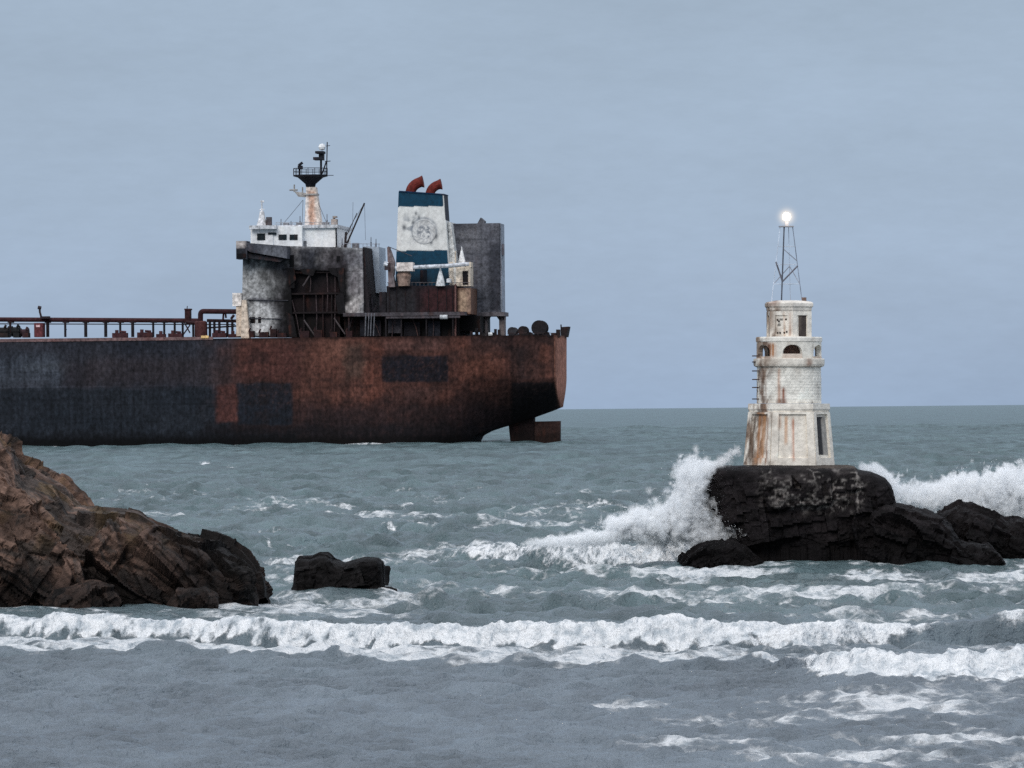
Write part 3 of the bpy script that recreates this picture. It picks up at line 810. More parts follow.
HR = math.radians(3)
Rb, Rt = 45.5 / PM, 40.5 / PM
z_c = lz(412)
mb = MB()
hexwalls(mb, [(Rb * 0.955, -0.5), (Rb * 0.955, 0.0), (Rt * 0.95, z_c)], HR)
RUST = (158, 96, 54)
base_p = lpaint((222, 215, 204), [(0.42 - 0.55, 0.035, 1.1, 2.9, (176, 128, 88), 0.8), (0.06, 0.022, 0.2, 2.75, (172, 92, 44), 1.0), (-0.62, 0.03, 0.0, 2.9, (126, 78, 48), 0.8), (-0.85, 0.09, 0, 3.1, (176, 126, 84), 0.7), (-1.05, 0.08, 0, 3.1, (164, 112, 70), 0.6), (-1.28, 0.08, 0, 3.1, (84, 70, 60), 0.7), (-0.30, 0.03, 2.0, 3.0, (170, 120, 84), 0.5)], 5, 0.2, 0.18)
base = mb.build('base', M_STONE, lh, base_p)
# raised frames round each face's panel: corner ribs, plinth and head band
mb = MB()
for k in range(6):
    a0 = HR + k * math.pi / 3; a1 = a0 + math.pi / 3

    def fp(u, z, off):
        R = Rb + (Rt - Rb) * (z / z_c)
        R *= 0.955
        p0 = np.array([R * math.cos(a0), R * math.sin(a0)]); p1 = np.array([R * math.cos(a1), R * math.sin(a1)])
        nrm = np.array([math.cos((a0 + a1) / 2), math.sin((a0 + a1) / 2)])
        q = p0 * (1 - u) + p1 * u + nrm * off
        return (q[0], q[1], z)
    for u0, u1, za, zb_ in ((0, 0.15, 0, z_c), (0.85, 1.0, 0, z_c), (0.153, 0.847, 0, 0.42), (0.153, 0.847, z_c - 0.12, z_c)):
        e = 0.02 if u0 == 0 else 0
        mb.hexa([fp(u0 - e, za, 0.13), fp(u1 + (0.02 if u1 == 1 else 0), za, 0.13), fp(u1, za, -0.1), fp(u0, za, -0.1),
                 fp(u0 - e, zb_, 0.13), fp(u1 + (0.02 if u1 == 1 else 0), zb_, 0.13), fp(u1, zb_, -0.1), fp(u0, zb_, -0.1)], 0.12)
mb.build('panel_frame', M_STONE, base, base_p)
# the tall doorway on the right-hand face
k = 5
mb = MB()
a0 = HR + 5 * math.pi / 3; a1 = a0 + math.pi / 3


def fp2(u, z, off):
    R = (Rb + (Rt - Rb) * (z / z_c)) * 0.955
    p0 = np.array([R * math.cos(a0), R * math.sin(a0)]); p1 = np.array([R * math.cos(a1), R * math.sin(a1)])
    nrm = np.array([math.cos((a0 + a1) / 2), math.sin((a0 + a1) / 2)])
    q = p0 * (1 - u) + p1 * u + nrm * off
    return (q[0], q[1], z)


mb.hexa([fp2(0.17, 0.6, 0.012), fp2(0.8, 0.6, 0.012), fp2(0.8, 0.6, -.3), fp2(0.17, 0.6, -.3), fp2(0.17, 2.75, 0.012), fp2(0.8, 2.75, 0.012), fp2(0.8, 2.75, -.3), fp2(0.2, 2.55, -.3)], 0.2)
mb.build('doorway', M_STONE, base, lambda P: np.where((P[:, 0] < np.interp(P[:, 2], [0.6, 2.75], [1.93, 1.8]))[:, None], lin((62, 62, 64)), lpaint((160, 156, 150), (), 8, 0.35)(P)))
# cornice slab
mb = MB()
hexwalls(mb, [(Rt * 0.985, z_c + 0.003), (Rt * 1.0, lz(410.5)), (Rt * 1.02, lz(409)), (Rt * 1.01, lz(403.6))], HR)
mb.build('base_cornice', M_STONE, lh, lpaint((222, 216, 206), [(-0.75, 0.1, 0, 9, (120, 84, 60), 0.5)], 6, 0.2, 0.2))
# round shaft of coursed stone
z0, z1 = lz(403.4), lz(366.5)
mb = MB()
nz, na = 60, 200
t = np.linspace(0, 2 * math.pi, na, endpoint=False)
loops = []
for j in range(nz):
    z = z0 + (z1 - z0) * j / (nz - 1)
    R = 32.0 / PM + (0.4 / PM) * (1 - j / nz)
    course = (z - z0) / 0.17
    ci = np.floor(course)
    joint = np.exp(-((course - np.round(course)) / 0.12) ** 2)
    bx = t / (2 * math.pi) * 40 + (ci % 2) * 0.5
    vj = np.exp(-((bx - np.round(bx)) / 0.08) ** 2)
    nn = fbm2(np.cos(t) * 3 + 8, np.sin(t) * 3 + z * 2.5, 14, 4) - 0.5
    r = R - 0.018 * np.maximum(joint, vj) + nn * 0.06
    loops.append(np.stack([r * np.cos(t), r * np.sin(t), np.full(na, z)], 1))
mb.rings(loops)
shaft_rust = [(-0.22, 0.07, z0 - .2, z0 + 1.0, (120, 66, 44), 0.9), (-0.3, 0.16, z0 - .2, z0 + 0.35, (84, 54, 44), 0.9), (-0.36, 0.05, z0, z1, (150, 100, 70), 0.5), (-1.05, 0.12, z0, z1, (96, 74, 62), 0.7), (0.3, 0.1, z0 - .2, z0 + 0.16, (60, 50, 46), 0.8), (0.75, 0.1, z0 - .2, z0 + 0.2, (60, 50, 46), 0.8), (-0.85, 0.05, z0, z1, (110, 84, 70), 0.6)]
mb.build('shaft', M_STONE, lh, lpaint((218, 215, 207), shaft_rust, 9, 0.22, 0.25, 0.65))
# iron rungs on the weather side
for py in (371, 379.5, 387.5, 399, 356, 362):
    zz = lz(py)
    mb = MB()
    for sg in (-1.45, -1.25):
        p = (33 / PM * math.sin(sg), -33 / PM * math.cos(sg), zz)
        mb.tube([(p[0] * 0.95, p[1] * 0.95, zz), (p[0] * 1.12, p[1] * 1.12, zz)], 0.035, 6)
    mb.tube([(33 / PM * 1.12 * math.sin(s), -33 / PM * 1.12 * math.cos(s), zz) for s in (-1.45, -1.25)], 0.035, 6)
    mb.build('ladder_rung', M_STEEL, lh, lambda P: weather((58, 44, 42), P) * G)
# gallery ledge
mb = MB()
mb.lathe([(32 / PM, lz(367.5)), (35.0 / PM, lz(366)), (35.6 / PM, lz(364)), (35.6 / PM, lz(359.5)), (35 / PM, lz(358.6)), (20 / PM, lz(358.6))], n=72)
mb.build('gallery_ledge', M_STONE, lh, lpaint((214, 208, 198), [(0.55, 0.1, lz(368), lz(357), (120, 78, 56), 0.85)], 12, 0.2, 0.3))
# drum with six arched openings
zd0, zd1 = lz(358.5), lz(342)
mb = MB()
Ro, Ri = 32.4 / PM, 27.5 / PM
na, nz = 360, 44
ang = np.linspace(0, 2 * math.pi, na, endpoint=False)


def solid(a, z):
    d = (a - math.radians(3.6) + math.pi / 6) % (math.pi / 3) - math.pi / 6    # angle from the nearest arch centre
    s = d * Ro
    w = 0.56; zs = lz(352.3)
    inside = (abs(s) < w) & (z > lz(358.6)) & ((z < zs) | (np.hypot(s / w, (z - zs) / 0.42) < 1))
    return ~inside


A = np.tile(ang[None], (nz + 1, 1)); Z = np.tile(np.linspace(zd0, zd1, nz + 1)[:, None], (1, na))
dirx, diry = np.sin(A), -np.cos(A)
vo = np.stack([Ro * dirx, Ro * diry, Z], -1).reshape(-1, 3); vi = np.stack([Ri * dirx, Ri * diry, Z], -1).reshape(-1, 3)
amid = ang + math.pi / na; zmid = (np.linspace(zd0, zd1, nz + 1)[:-1] + np.linspace(zd0, zd1, nz + 1)[1:]) / 2
sol = solid(amid[None, :], zmid[:, None])
off = (nz + 1) * na
fs = []
for j in range(nz):
    for i in range(na):
        if not sol[j, i]: continue
        i2 = (i + 1) % na
        a_, b_, c_, d_ = j * na + i, j * na + i2, (j + 1) * na + i2, (j + 1) * na + i
        fs.append((a_, b_, c_, d_)); fs.append((off + d_, off + c_, off + b_, off + a_))
        if not sol[j, (i - 1) % na]: fs.append((a_, d_, off + d_, off + a_))
        if not sol[j, i2]: fs.append((b_, off + b_, off + c_, c_))
        if j + 1 < nz and not sol[j + 1, i]: fs.append((d_, c_, off + c_, off + d_))
        if j > 0 and not sol[j - 1, i]: fs.append((a_, off + a_, off + b_, b_))
mb.add(np.concatenate([vo, vi]), fs)
drum = mb.build('arcade_drum', M_STONE, lh, lpaint((218, 214, 205), [(-0.6, 0.12, zd0, zd1, (160, 112, 78), 0.9), (-0.72, 0.06, zd0, zd1, (90, 60, 46), 0.7)], 15, 0.22, 0.3, 0.4))
mb = MB(); mb.lathe([(17 / PM, zd0), (17 / PM, zd1)], n=32)
mb.build('inner_core', M_STONE, lh, lpaint((120, 96, 88), (), 16))
# parapets filling the foot of the arches
for k in range(6):
    a = math.radians(3.6 + 60 * k)
    mb = MB()
    c = np.array([math.sin(a), -math.cos(a)]); tt = np.array([math.cos(a), math.sin(a)])
    P8 = []
    for z in (lz(359), lz(354 if k in (0,) else 356.5)):
        for s, r in ((-0.56, Ro - 0.06), (0.56, Ro - 0.06), (0.56, Ri + 0.03), (-0.56, Ri + 0.03)):
            q = c * r + tt * s
            P8.append((q[0], q[1], z))
    mb.hexa(P8, 0.15)
    mb.build('parapet', M_STONE, drum, lpaint((196, 182, 170), (), 18, 0.25, 0.3))
mb = MB()
mb.lathe([(32.2 / PM, lz(342.3)), (33.2 / PM, lz(341.5)), (33.2 / PM, lz(338)), (32.4 / PM, lz(337)), (12 / PM, lz(336.6))], n=72)
mb.build('drum_cornice', M_STONE, lh, lpaint((216, 212, 204), (), 20, 0.15, 0.25))
# six-sided lantern room
LR = math.radians(-90 + 6)
mb = MB()
Rl = 22.4 / PM
hexwalls(mb, [(Rl * 1.01, lz(337.0)), (Rl, lz(311.5))], LR, 20, 24)
lan_p = lpaint((222, 216, 206), [(-0.28, 0.05, lz(338), lz(311), (170, 128, 96), 0.6), (0.0, 0.06, lz(338), lz(311), (150, 112, 88), 0.6)], 22, 0.22, 0.25, 0.8)
lan = mb.build('lantern_room', M_STONE, lh, lan_p)


def hexface(k, R, rot):
    a0 = rot + k * math.pi / 3; a1 = a0 + math.pi / 3
    p0 = np.array([R * math.cos(a0), R * math.sin(a0)]); p1 = np.array([R * math.cos(a1), R * math.sin(a1)])
    nrm = np.array([math.cos((a0 + a1) / 2), math.sin((a0 + a1) / 2)])
    return lambda u, z, o: tuple(p0 * (1 - u) + p1 * u + nrm * o) + (z,)


def facebox(mb, fp, u0, u1, za, zb_, o0, o1, cell=0.15):
    mb.hexa([fp(u0, za, o1), fp(u1, za, o1), fp(u1, za, o0), fp(u0, za, o0), fp(u0, zb_, o1), fp(u1, zb_, o1), fp(u1, zb_, o0), fp(u0, zb_, o0)], cell)


for k in range(6):
    fpk = hexface(k, Rl, LR)
    mb = MB()
    facebox(mb, fpk, -0.03, 0.2, lz(337), lz(311.5), -0.1, 0.09); facebox(mb, fpk, 0.8, 1.03, lz(337), lz(311.5), -0.1, 0.09)
    facebox(mb, fpk, 0.203, 0.797, lz(315.5), lz(311.5), -0.1, 0.08)
    mb.build('pilaster', M_STONE, lan, lan_p)
    if k in (0, 2, 4):
        mb = MB(); facebox(mb, fpk, 0.34, 0.78, lz(336.6), lz(315.6), -0.2, 0.014)
        mb.build('doorway', M_STONE, lan, lpaint((64, 58, 56), (), 23))
    else:
        for u, py in ((0.3, 320), (0.36, 321.5), (0.7, 319.5), (0.3, 333), (0.62, 333), (0.74, 332), (0.42, 333)):
            mb = MB(); facebox(mb, fpk, u - 0.035, u + 0.035, lz(py + 0.8), lz(py - 0.8), -0.05, 0.05)
            mb.build('iron_bracket', M_STEEL, lan, lambda P: weather((50, 42, 40), P) * G)
mb = MB()
hexwalls(mb, [(Rl * 1.05, lz(311.4)), (Rl * 1.09, lz(310)), (Rl * 1.09, lz(308)), (Rl * 1.16, lz(306.5)), (Rl * 1.16, lz(303.5)), (Rl * 1.08, lz(302)), (Rl * 0.7, lz(300.6))], LR, 20, 6)
mb.build('lantern_cornice', M_STONE, lh, lpaint((206, 200, 192), [(-0.8, 0.2, lz(306), lz(300), (140, 80, 66), 0.5)], 25, 0.25, 0.35))
mb = MB(); mb.box(lx(801.5), lx(806), -0.5, -0.2, lz(302.5), lz(297.5), 0.1)
mb.build('cornice_box', M_STEEL, lh, lambda P: weather((120, 100, 92), P) * G)

# lattice lamp mast
mast = bpy.data.objects.new('lamp_mast', None); col.objects.link(mast); mast.parent = lh


def lp(px, py, y): return (lx(px), y, lz(py))


def mpart(name, segs, r, c):
    mb = MB()
    for p, q in segs: mb.tube([p, q], r, 6)
    return mb.build(name, M_STEEL, mast, lambda P: weather(c, P, amount=0.2, rust_amt=0.15) * G)


L1 = (lp(781, 302, -0.55), lp(784, 227, -0.22)); L2 = (lp(802, 303, -0.3), lp(792.6, 227, -0.12))
L3 = (lp(771.6, 303, 0.3), lp(780.2, 227, 0.15)); L4 = (lp(791, 303, 0.6), lp(788.8, 227, 0.24))


def on(L, py):
    t = (lz(py) - L[0][2]) / (L[1][2] - L[0][2])
    return tuple(L[0][i] + (L[1][i] - L[0][i]) * t for i in range(3))


mpart('leg', [L1], 0.045, (76, 80, 90)); mpart('leg', [L2], 0.026, (124, 132, 146)); mpart('leg', [L3], 0.02, (186, 194, 206)); mpart('leg', [L4], 0.02, (172, 182, 196))
for py in (246.5, 264.5, 284):
    q = [on(L, py) for L in (L1, L2, L4, L3)]
    mpart('ring_brace', [(q[i], q[(i + 1) % 4]) for i in range(4)], 0.016, (184, 192, 204))
mpart('cross_brace', [(on(L3, 262), on(L1, 281)), (on(L1, 282), on(L2, 266))], 0.052, (88, 88, 96))
mpart('cross_brace', [(on(L1, 249), on(L2, 261)), (on(L3, 284), on(L4, 266)), (on(L2, 284), on(L4, 266))], 0.028, (140, 144, 154))
mb = MB(); mb.box(lx(779), lx(793.6), -0.4, 0.4, lz(227), lz(226), 0.2); mb.box(lx(785), lx(788.5), -0.12, 0.12, lz(226), lz(221.5), 0.2)
mb.build('lamp_platform', M_STEEL, mast, lambda P: weather((110, 112, 120), P) * G)
m_lamp, nt, b = new_mat('lit_lamp')
n_ = node(nt, 'ShaderNodeTexNoise', Scale=6.0)
b.inputs['Base Color'].default_value = (1, 0.95, 0.85, 1)
b.inputs['Emission Color'].default_value = (1, 0.88, 0.6, 1); b.inputs['Emission Strength'].default_value = 14
mb = MB(); mb.lathe([(0.03, -0.22), (0.14, -0.19), (0.21, -0.09), (0.23, 0), (0.21, 0.09), (0.14, 0.19), (0.03, 0.22)], (lx(786.6), 0, lz(216.6)), 20)
lamp = mb.build('lamp', m_lamp, mast, smooth=True)
# emissive ball added round the lamp to draw its glow
m_m = bpy.data.materials.new('lamp_glow'); m_m.use_nodes = True
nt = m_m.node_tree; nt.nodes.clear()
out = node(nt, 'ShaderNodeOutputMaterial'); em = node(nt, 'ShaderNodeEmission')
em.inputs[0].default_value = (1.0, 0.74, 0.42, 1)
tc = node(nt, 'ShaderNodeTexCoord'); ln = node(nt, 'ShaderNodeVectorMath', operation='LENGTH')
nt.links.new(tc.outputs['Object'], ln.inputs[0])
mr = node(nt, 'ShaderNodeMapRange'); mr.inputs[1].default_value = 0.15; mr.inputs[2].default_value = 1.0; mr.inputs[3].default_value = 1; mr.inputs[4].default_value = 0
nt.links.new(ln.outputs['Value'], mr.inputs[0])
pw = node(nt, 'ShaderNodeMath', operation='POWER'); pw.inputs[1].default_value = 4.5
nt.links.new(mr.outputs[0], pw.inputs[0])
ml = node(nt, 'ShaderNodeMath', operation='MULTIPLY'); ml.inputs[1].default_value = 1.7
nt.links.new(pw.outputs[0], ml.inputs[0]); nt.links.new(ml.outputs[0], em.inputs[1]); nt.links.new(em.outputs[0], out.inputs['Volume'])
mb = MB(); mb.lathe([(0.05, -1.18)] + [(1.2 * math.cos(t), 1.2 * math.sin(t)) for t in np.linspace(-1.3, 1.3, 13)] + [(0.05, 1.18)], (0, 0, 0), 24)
halo = mb.build('lamp_halo', m_m, mast); halo.location = (lx(786.6), 0, lz(216.6))
pl = bpy.data.lights.new('lamp_light', 'POINT'); pl.energy = 60; pl.color = (1, 0.88, 0.7); pl.shadow_soft_size = 0.3
plo = bpy.data.objects.new('lamp_light', pl); col.objects.link(plo); plo.location = (LX + lx(786.6) + 0.14, YL - 0.5, LZ + lz(216.6))

# ================================================================== ROCKS


def rock_shell(prof, Y, depth, base_py, nu=260, nv=150, p=0.55, facets=((3.0, 0.9), (1.2, 0.45), (0.5, 0.18)), seed=1, strike=(0.5, 0.3), sub=0.9,
               under=None, endp=0.5, lean=0.0, topdamp=0.55):
    """a rock whose skyline is prof [(px, py), ...] at distance Y; broken into tilted blocks"""
    pr_ = np.array(prof, float)
    q = at(pr_[:, 0], pr_[:, 1], Y)
    xs = np.linspace(q[0, 0], q[-1, 0], nu)
    top = np.interp(xs, q[:, 0], q[:, 2])
    th = np.linspace(0, math.pi, 4000)
    hh = float(np.percentile(top, 75)) + sub
    a_ = np.sign(np.cos(th)) * np.abs(np.cos(th)) ** p * depth; b_ = np.abs(np.sin(th)) ** p * hh
    arc = np.concatenate([[0], np.cumsum(np.hypot(np.diff(a_), np.diff(b_)))])
    th = np.interp(np.linspace(0, arc[-1], nv), arc, th)          # even spacing along the section
    e = np.linspace(0, 1, nu)
    endf = (1 - np.abs(2 * e - 1) ** 6) ** endp
    Cx = np.sign(np.cos(th)) * np.abs(np.cos(th)) ** p
    Sx = np.abs(np.sin(th)) ** p
    X = np.tile(xs[None], (nv, 1))
    Yy = Y - (Cx[:, None] * depth) * (0.35 + 0.65 * endf)[None]
    Z = -sub + (top + sub)[None] * Sx[:, None]
    P = np.stack([X, Yy, Z], -1)
    if under is not None: P = under(P)
    # direction of displacement: grid normals
    du = np.gradient(P, axis=1); dv = np.gradient(P, axis=0)
    N = np.cross(du, dv); N /= np.linalg.norm(N, axis=2, keepdims=True) + 1e-9
    ctr = np.array([xs.mean(), Y, -1.0])
    flip = np.sign(((P - ctr) * N).sum(2)).mean()
    if flip < 0: N = -N
    flat = P.reshape(-1, 3)
    # tilted bedding
    ca, sa = math.cos(strike[0]), math.sin(strike[0])
    cb, sb = math.cos(strike[1]), math.sin(strike[1])
    R = np.array([[ca, 0, sa], [0, 1, 0], [-sa, 0, ca]]) @ np.array([[cb, -sb, 0], [sb, cb, 0], [0, 0, 1]])
    loc = flat @ R.T
    loc = loc + 0.35 * np.stack([fbm3(flat * 0.7, seed + s, 3) - 0.5 for s in (71, 72, 73)], 1)
    disp = np.zeros(len(flat)); crack = np.zeros(len(flat)); cid = np.zeros(len(flat))
    for k, (size, amp) in enumerate(facets):
        d1, d2, rid, pln = worley3(loc / np.array([size * 1.7, size, size * 0.75]) + 31.7 * k, seed + 10 * k)
        disp += amp * (pln - pln.mean()) * 1.5
        crack = np.maximum(crack, (1 - sstep(0.0, 0.10, d2 - d1)) * (0.9 - 0.2 * k) * 0.8)
        disp -= amp * 0.12 * (1 - sstep(0.0, 0.06, d2 - d1))
        cid = cid + (rid - 0.5) * (1.0, 0.7, 0.4, 0.3)[k]
    disp += (fbm3(flat * 2.2, seed + 90, 4) - 0.5) * facets[-1][1] * 1.3
    damp = (1 - topdamp * sstep(0.75, 1.0, np.repeat(Sx, nu))) * np.tile(0.3 + 0.7 * endf, nv)
    D = (np.clip(disp, -2.5, 1.5) * damp)[:, None] * N.reshape(-1, 3)
    out_ = flat + D
    return out_.reshape(nv, nu, 3), crack.reshape(nv, nu), cid.reshape(nv, nu)


def rock_object(name, shells, paint, mat):
    V = []; Fc = []; C = []; off = 0
    for (P, crack, cid) in shells:
        r, c = P.shape[:2]
        idx = np.arange(r * c).reshape(r, c) + off
        Fc.append(np.stack([idx[:-1, :-1], idx[:-1, 1:], idx[1:, 1:], idx[1:, :-1]], -1).reshape(-1, 4))
        V.append(P.reshape(-1, 3)); C.append(paint(P.reshape(-1, 3), crack.ravel(), cid.ravel(), len(C)))
        off += r * c
    V = np.concatenate(V); Fc = np.concatenate(Fc).astype(np.int32)
    me = bpy.data.meshes.new(name)
    me.vertices.add(len(V)); me.vertices.foreach_set('co', V.astype(np.float32).ravel())
    me.loops.add(len(Fc) * 4); me.loops.foreach_set('vertex_index', Fc.ravel())
    me.polygons.add(len(Fc)); me.polygons.foreach_set('loop_start', np.arange(len(Fc), dtype=np.int32) * 4)
    me.polygons.foreach_set('loop_total', np.full(len(Fc), 4, np.int32))
    me.update(calc_edges=True); me.validate(); me.shade_flat()
    set_col(me, np.concatenate(C))
    me.materials.append(mat)
    o = bpy.data.objects.new(name, me); col.objects.link(o)
    return o


def headland_paint(P, crack, cid, k):
    n = fbm3(P * 0.5, 5, 4); n2 = fbm3(P * 1.7, 6, 4)
    c = lin((96, 84, 77)) * (1 - n)[:, None] + lin((48, 42, 41)) * n[:, None]
    if k == 0: c = c * 0.55
    c = c * (1 + 1.4 * cid)[:, None].clip(0.25, 2.4)
    pk = sstep(0.35, 0.6, cid) * 0.6
    c = c * (1 - pk)[:, None] + lin((158, 122, 104)) * pk[:, None]
    y = sstep(0.56, 0.68, fbm3(P * 0.8, 8, 4)) * sstep(1.8, 3.0, P[:, 2]) * 0.38
    c = c * (1 - y)[:, None] + lin((122, 96, 50)) * y[:, None]
    c = c * (0.55 + 0.9 * n2)[:, None]
    wet = 1 - sstep(0.6, 2.4, P[:, 2] + (n - 0.5) * 2.5)
    rt = sstep(-19.0, -14.5, P[:, 0] + (n2 - .5) * 3)
    dk = np.maximum(wet * 0.85, rt * 0.9)
    c = c * (1 - dk)[:, None] + lin((20, 17, 18)) * dk[:, None]
    return c * (1 - 0.95 * crack)[:, None] * 0.7  # cracks darkened in the colour, like occlusion shade


YH = 261.0
hp_front = [(-190, 395), (-100, 412), (-40, 425), (0, 438), (14, 452), (30, 480), (52, 492), (70, 512), (90, 515), (110, 517), (135, 520), (152, 532), (165, 536), (200, 541), (226, 545), (240, 554), (251, 568), (258, 581), (261, 598)]
hp_back = [(-190, 392), (-100, 408), (-40, 420), (0, 433), (13, 441), (20, 456), (34, 464), (48, 473), (60, 480), (70, 490), (80, 499), (84, 510), (96, 530), (120, 570), (140, 600)]
sh_b = rock_shell(hp_back, YH + 6.5, 4.0, 600, 260, 130, 0.6, ((2.4, 0.9), (1.0, 0.45), (0.45, 0.2)), 41, (0.5, 0.3))
sh_f = rock_shell(hp_front, YH + 1.0, 5.0, 600, 460, 230, 0.8, ((3.2, 1.35), (1.4, 0.7), (0.6, 0.28), (0.25, 0.08)), 12, (-0.55, 0.3), topdamp=0.6)
boul = [rock_shell([(170, 600), (176, 592), (190, 588), (205, 587), (215, 592), (218, 600)], 256.5, 1.0, 600, 70, 50, 0.6, ((0.8, 0.3), (0.35, 0.15)), 60),
        rock_shell([(45, 600), (55, 587), (80, 582), (105, 584), (118, 592), (124, 601)], 256.0, 1.2, 600, 80, 60, 0.6, ((1.0, 0.4), (0.4, 0.18)), 61)]
rock_object('rocky_headland', [sh_b, sh_f] + boul, headland_paint, M_ROCK)
tag(bpy.data.objects['rocky_headland'], 'big brown craggy headland of tilted blocks with ochre lichen, sloping down into the surf', 'headland')


def black_paint(P, crack, cid, k):
    n = fbm3(P * 0.9, 15, 4)
    c = lin((24, 22, 24)) * (1 - n)[:, None] + lin((52, 48, 48)) * n[:, None]
    c = c * (1 + 0.5 * cid)[:, None].clip(0.4, 2)
    return c * (1 - 0.6 * crack)[:, None] * 0.3


rs = rock_shell([(294, 590), (296.5, 562), (299, 557), (312, 557), (320, 553.5), (328, 554), (334, 560), (345, 563), (357, 559), (366, 557.5), (378, 558), (383, 562), (385, 590)],
                283.0, 2.6, 587, 190, 130, 0.25, ((1.1, 0.3), (0.45, 0.15), (0.2, 0.06)), 33, (0.2, 0.2), endp=0.2, topdamp=0.85)
rock_object('sea_rock', [rs, rock_shell([(378, 590), (384, 587.2), (391, 586.8), (397, 589.5)], 282, 0.6, 588, 40, 30, 0.6, ((0.4, 0.1),), 34)], black_paint, M_WETROCK)
tag(bpy.data.objects['sea_rock'], 'small lone black rock with a notched top, standing in the water right of the headland', 'rock')


def islet_paint(P, crack, cid, k):
    px, py = proj(P[:, 0], P[:, 1], P[:, 2])
    n = fbm3(P * 0.8, 25, 4)
    c = lin((14, 13, 15)) * (1 - n)[:, None] + lin((38, 33, 34)) * n[:, None]
    c = c * (1 + 0.5 * cid)[:, None].clip(0.4, 2)
    if k == 0:
        # old mortar left in patches on the upper wall
        hgt = P[:, 2] / LZ
        area = sstep(LX - 2.5, LX - 0.6, P[:, 0]) * (1 - sstep(LX + 3.4, LX + 4.4, P[:, 0])) * sstep(0.42, 0.62, hgt) * (1 - sstep(0.93, 1.0, hgt))
        d1, d2, rid, _ = worley3(P * np.array([1.5, 1.5, 2.2]), 55)
        mort = (1 - sstep(0.0, 0.16, d2 - d1)) * sstep(0.42, 0.56, fbm3(P * np.array([1.6, 1.6, 1.3]), 56, 4)) * area * 0.95
        c = c * (1 - mort)[:, None] + lin((140, 134, 130)) * mort[:, None]
        g = area * sstep(0.45, 0.65, n) * 0.35
        c = c * (1 - g)[:, None] + lin((92, 86, 84)) * g[:, None]
        edge = sstep(0.955, 0.985, hgt) * sstep(LX + 0.5, LX + 2, P[:, 0]) * 0.6
        c = c * (1 - edge)[:, None] + lin((104, 92, 82)) * edge[:, None]
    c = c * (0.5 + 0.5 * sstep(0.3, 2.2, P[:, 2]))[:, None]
    return c * (1 - 0.6 * crack)[:, None] * (0.85 if k == 0 else 0.75)


def undercut(P):
    Q = P.copy()
    xl = P[:, :, 0].min()
    tt = np.clip((LZ - P[:, :, 2]) / LZ, 0, 1.2)
    wl = 1 - sstep(xl + 0.5, xl + 5.5, P[:, :, 0])
    Q[:, :, 0] += wl * 2.0 * sstep(0.25, 1.0, tt)
    return Q


main = rock_shell([(701, 560), (702, 480), (708, 469.5), (718, 466.5), (760, 465.5), (815, 465.5), (850, 466), (855, 470), (868, 472), (880, 477), (886, 484), (890, 497), (897, 520), (900, 560)],
                  YL + 0.3, 6.0, 558, 340, 210, 0.15, ((2.2, 0.5), (0.9, 0.3), (0.35, 0.15)), 21, (0.15, 0.2), under=undercut, endp=0.3, topdamp=0.93)
shelf = rock_shell([(862, 562), (872, 508), (884, 504), (893, 503), (906, 505), (925, 511), (938, 516), (948, 524), (958, 540), (975, 546), (990, 553), (998, 565)],
                   YL - 3.2, 4.0, 562, 200, 120, 0.45, ((1.6, 0.6), (0.7, 0.3), (0.3, 0.1)), 23, (-0.3, 0.3))
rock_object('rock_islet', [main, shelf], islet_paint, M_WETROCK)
tag(bpy.data.objects['rock_islet'], 'flat-topped black rock islet with pale mortar patches, carrying the white lighthouse', 'rock')


def low_paint(P, crack, cid, k): return islet_paint(P, crack, cid, 9)


rock_object('low_rock', [rock_shell([(681, 564), (688, 552), (698, 546), (712, 542), (732, 541), (745, 547), (754, 555), (762, 564)], YL - 6.2, 2.2, 560, 140, 90, 0.5, ((1.1, 0.4), (0.5, 0.2), (0.22, 0.08)), 27)], low_paint, M_WETROCK)
tag(bpy.data.objects['low_rock'], 'low black rock at the left foot of the lighthouse islet, half under the spray', 'rock')
rr = rock_shell([(925, 562), (935, 518), (945, 509), (958, 504.5), (972, 505), (985, 510), (997, 516), (1003, 521), (1012, 520), (1022, 518.5), (1040, 520), (1060, 527), (1090, 540), (1110, 560)],
                YL + 3.5, 4.0, 556, 200, 120, 0.6, ((1.7, 0.5), (0.7, 0.32), (0.3, 0.14)), 29, (-0.4, 0.2))
rr2 = rock_shell([(940, 566), (955, 545), (972, 541), (988, 546), (998, 556), (1004, 566)], YL - 5.0, 2.0, 560, 90, 60, 0.6, ((1.0, 0.3), (0.4, 0.14)), 30)
rock_object('shore_rock', [rr, rr2], low_paint, M_WETROCK)
tag(bpy.data.objects['shore_rock'], 'rounded dark rock shelf right of the lighthouse islet with white spray rising behind it', 'rock')

# ================================================================== THE SEA
ys = [118.0]
while ys[-1] < 60000:
    y = ys[-1]
    if 176 <= y < 222: dy = 0.11
    elif 310 <= y < 332: dy = 0.26
    else: dy = y * (0.0016 if y < 420 else (0.0022 if y < 2500 else (0.005 if y < 8000 else 0.05)))
    ys.append(y + dy)
ys = np.array(ys)
tcol = np.concatenate([np.linspace(-2600, -620, 36)[:-1], np.linspace(-620, 620, 760), np.linspace(620, 2600, 36)[1:]])   # lateral angle, in pixels
T, YY = np.meshgrid(tcol, ys)
XX = T / F * YY
PX, PY = proj(XX, YY, 0 * XX)
nr, nc = XX.shape
DY = np.gradient(YY, axis=0)
DX = np.gradient(XX, axis=1)

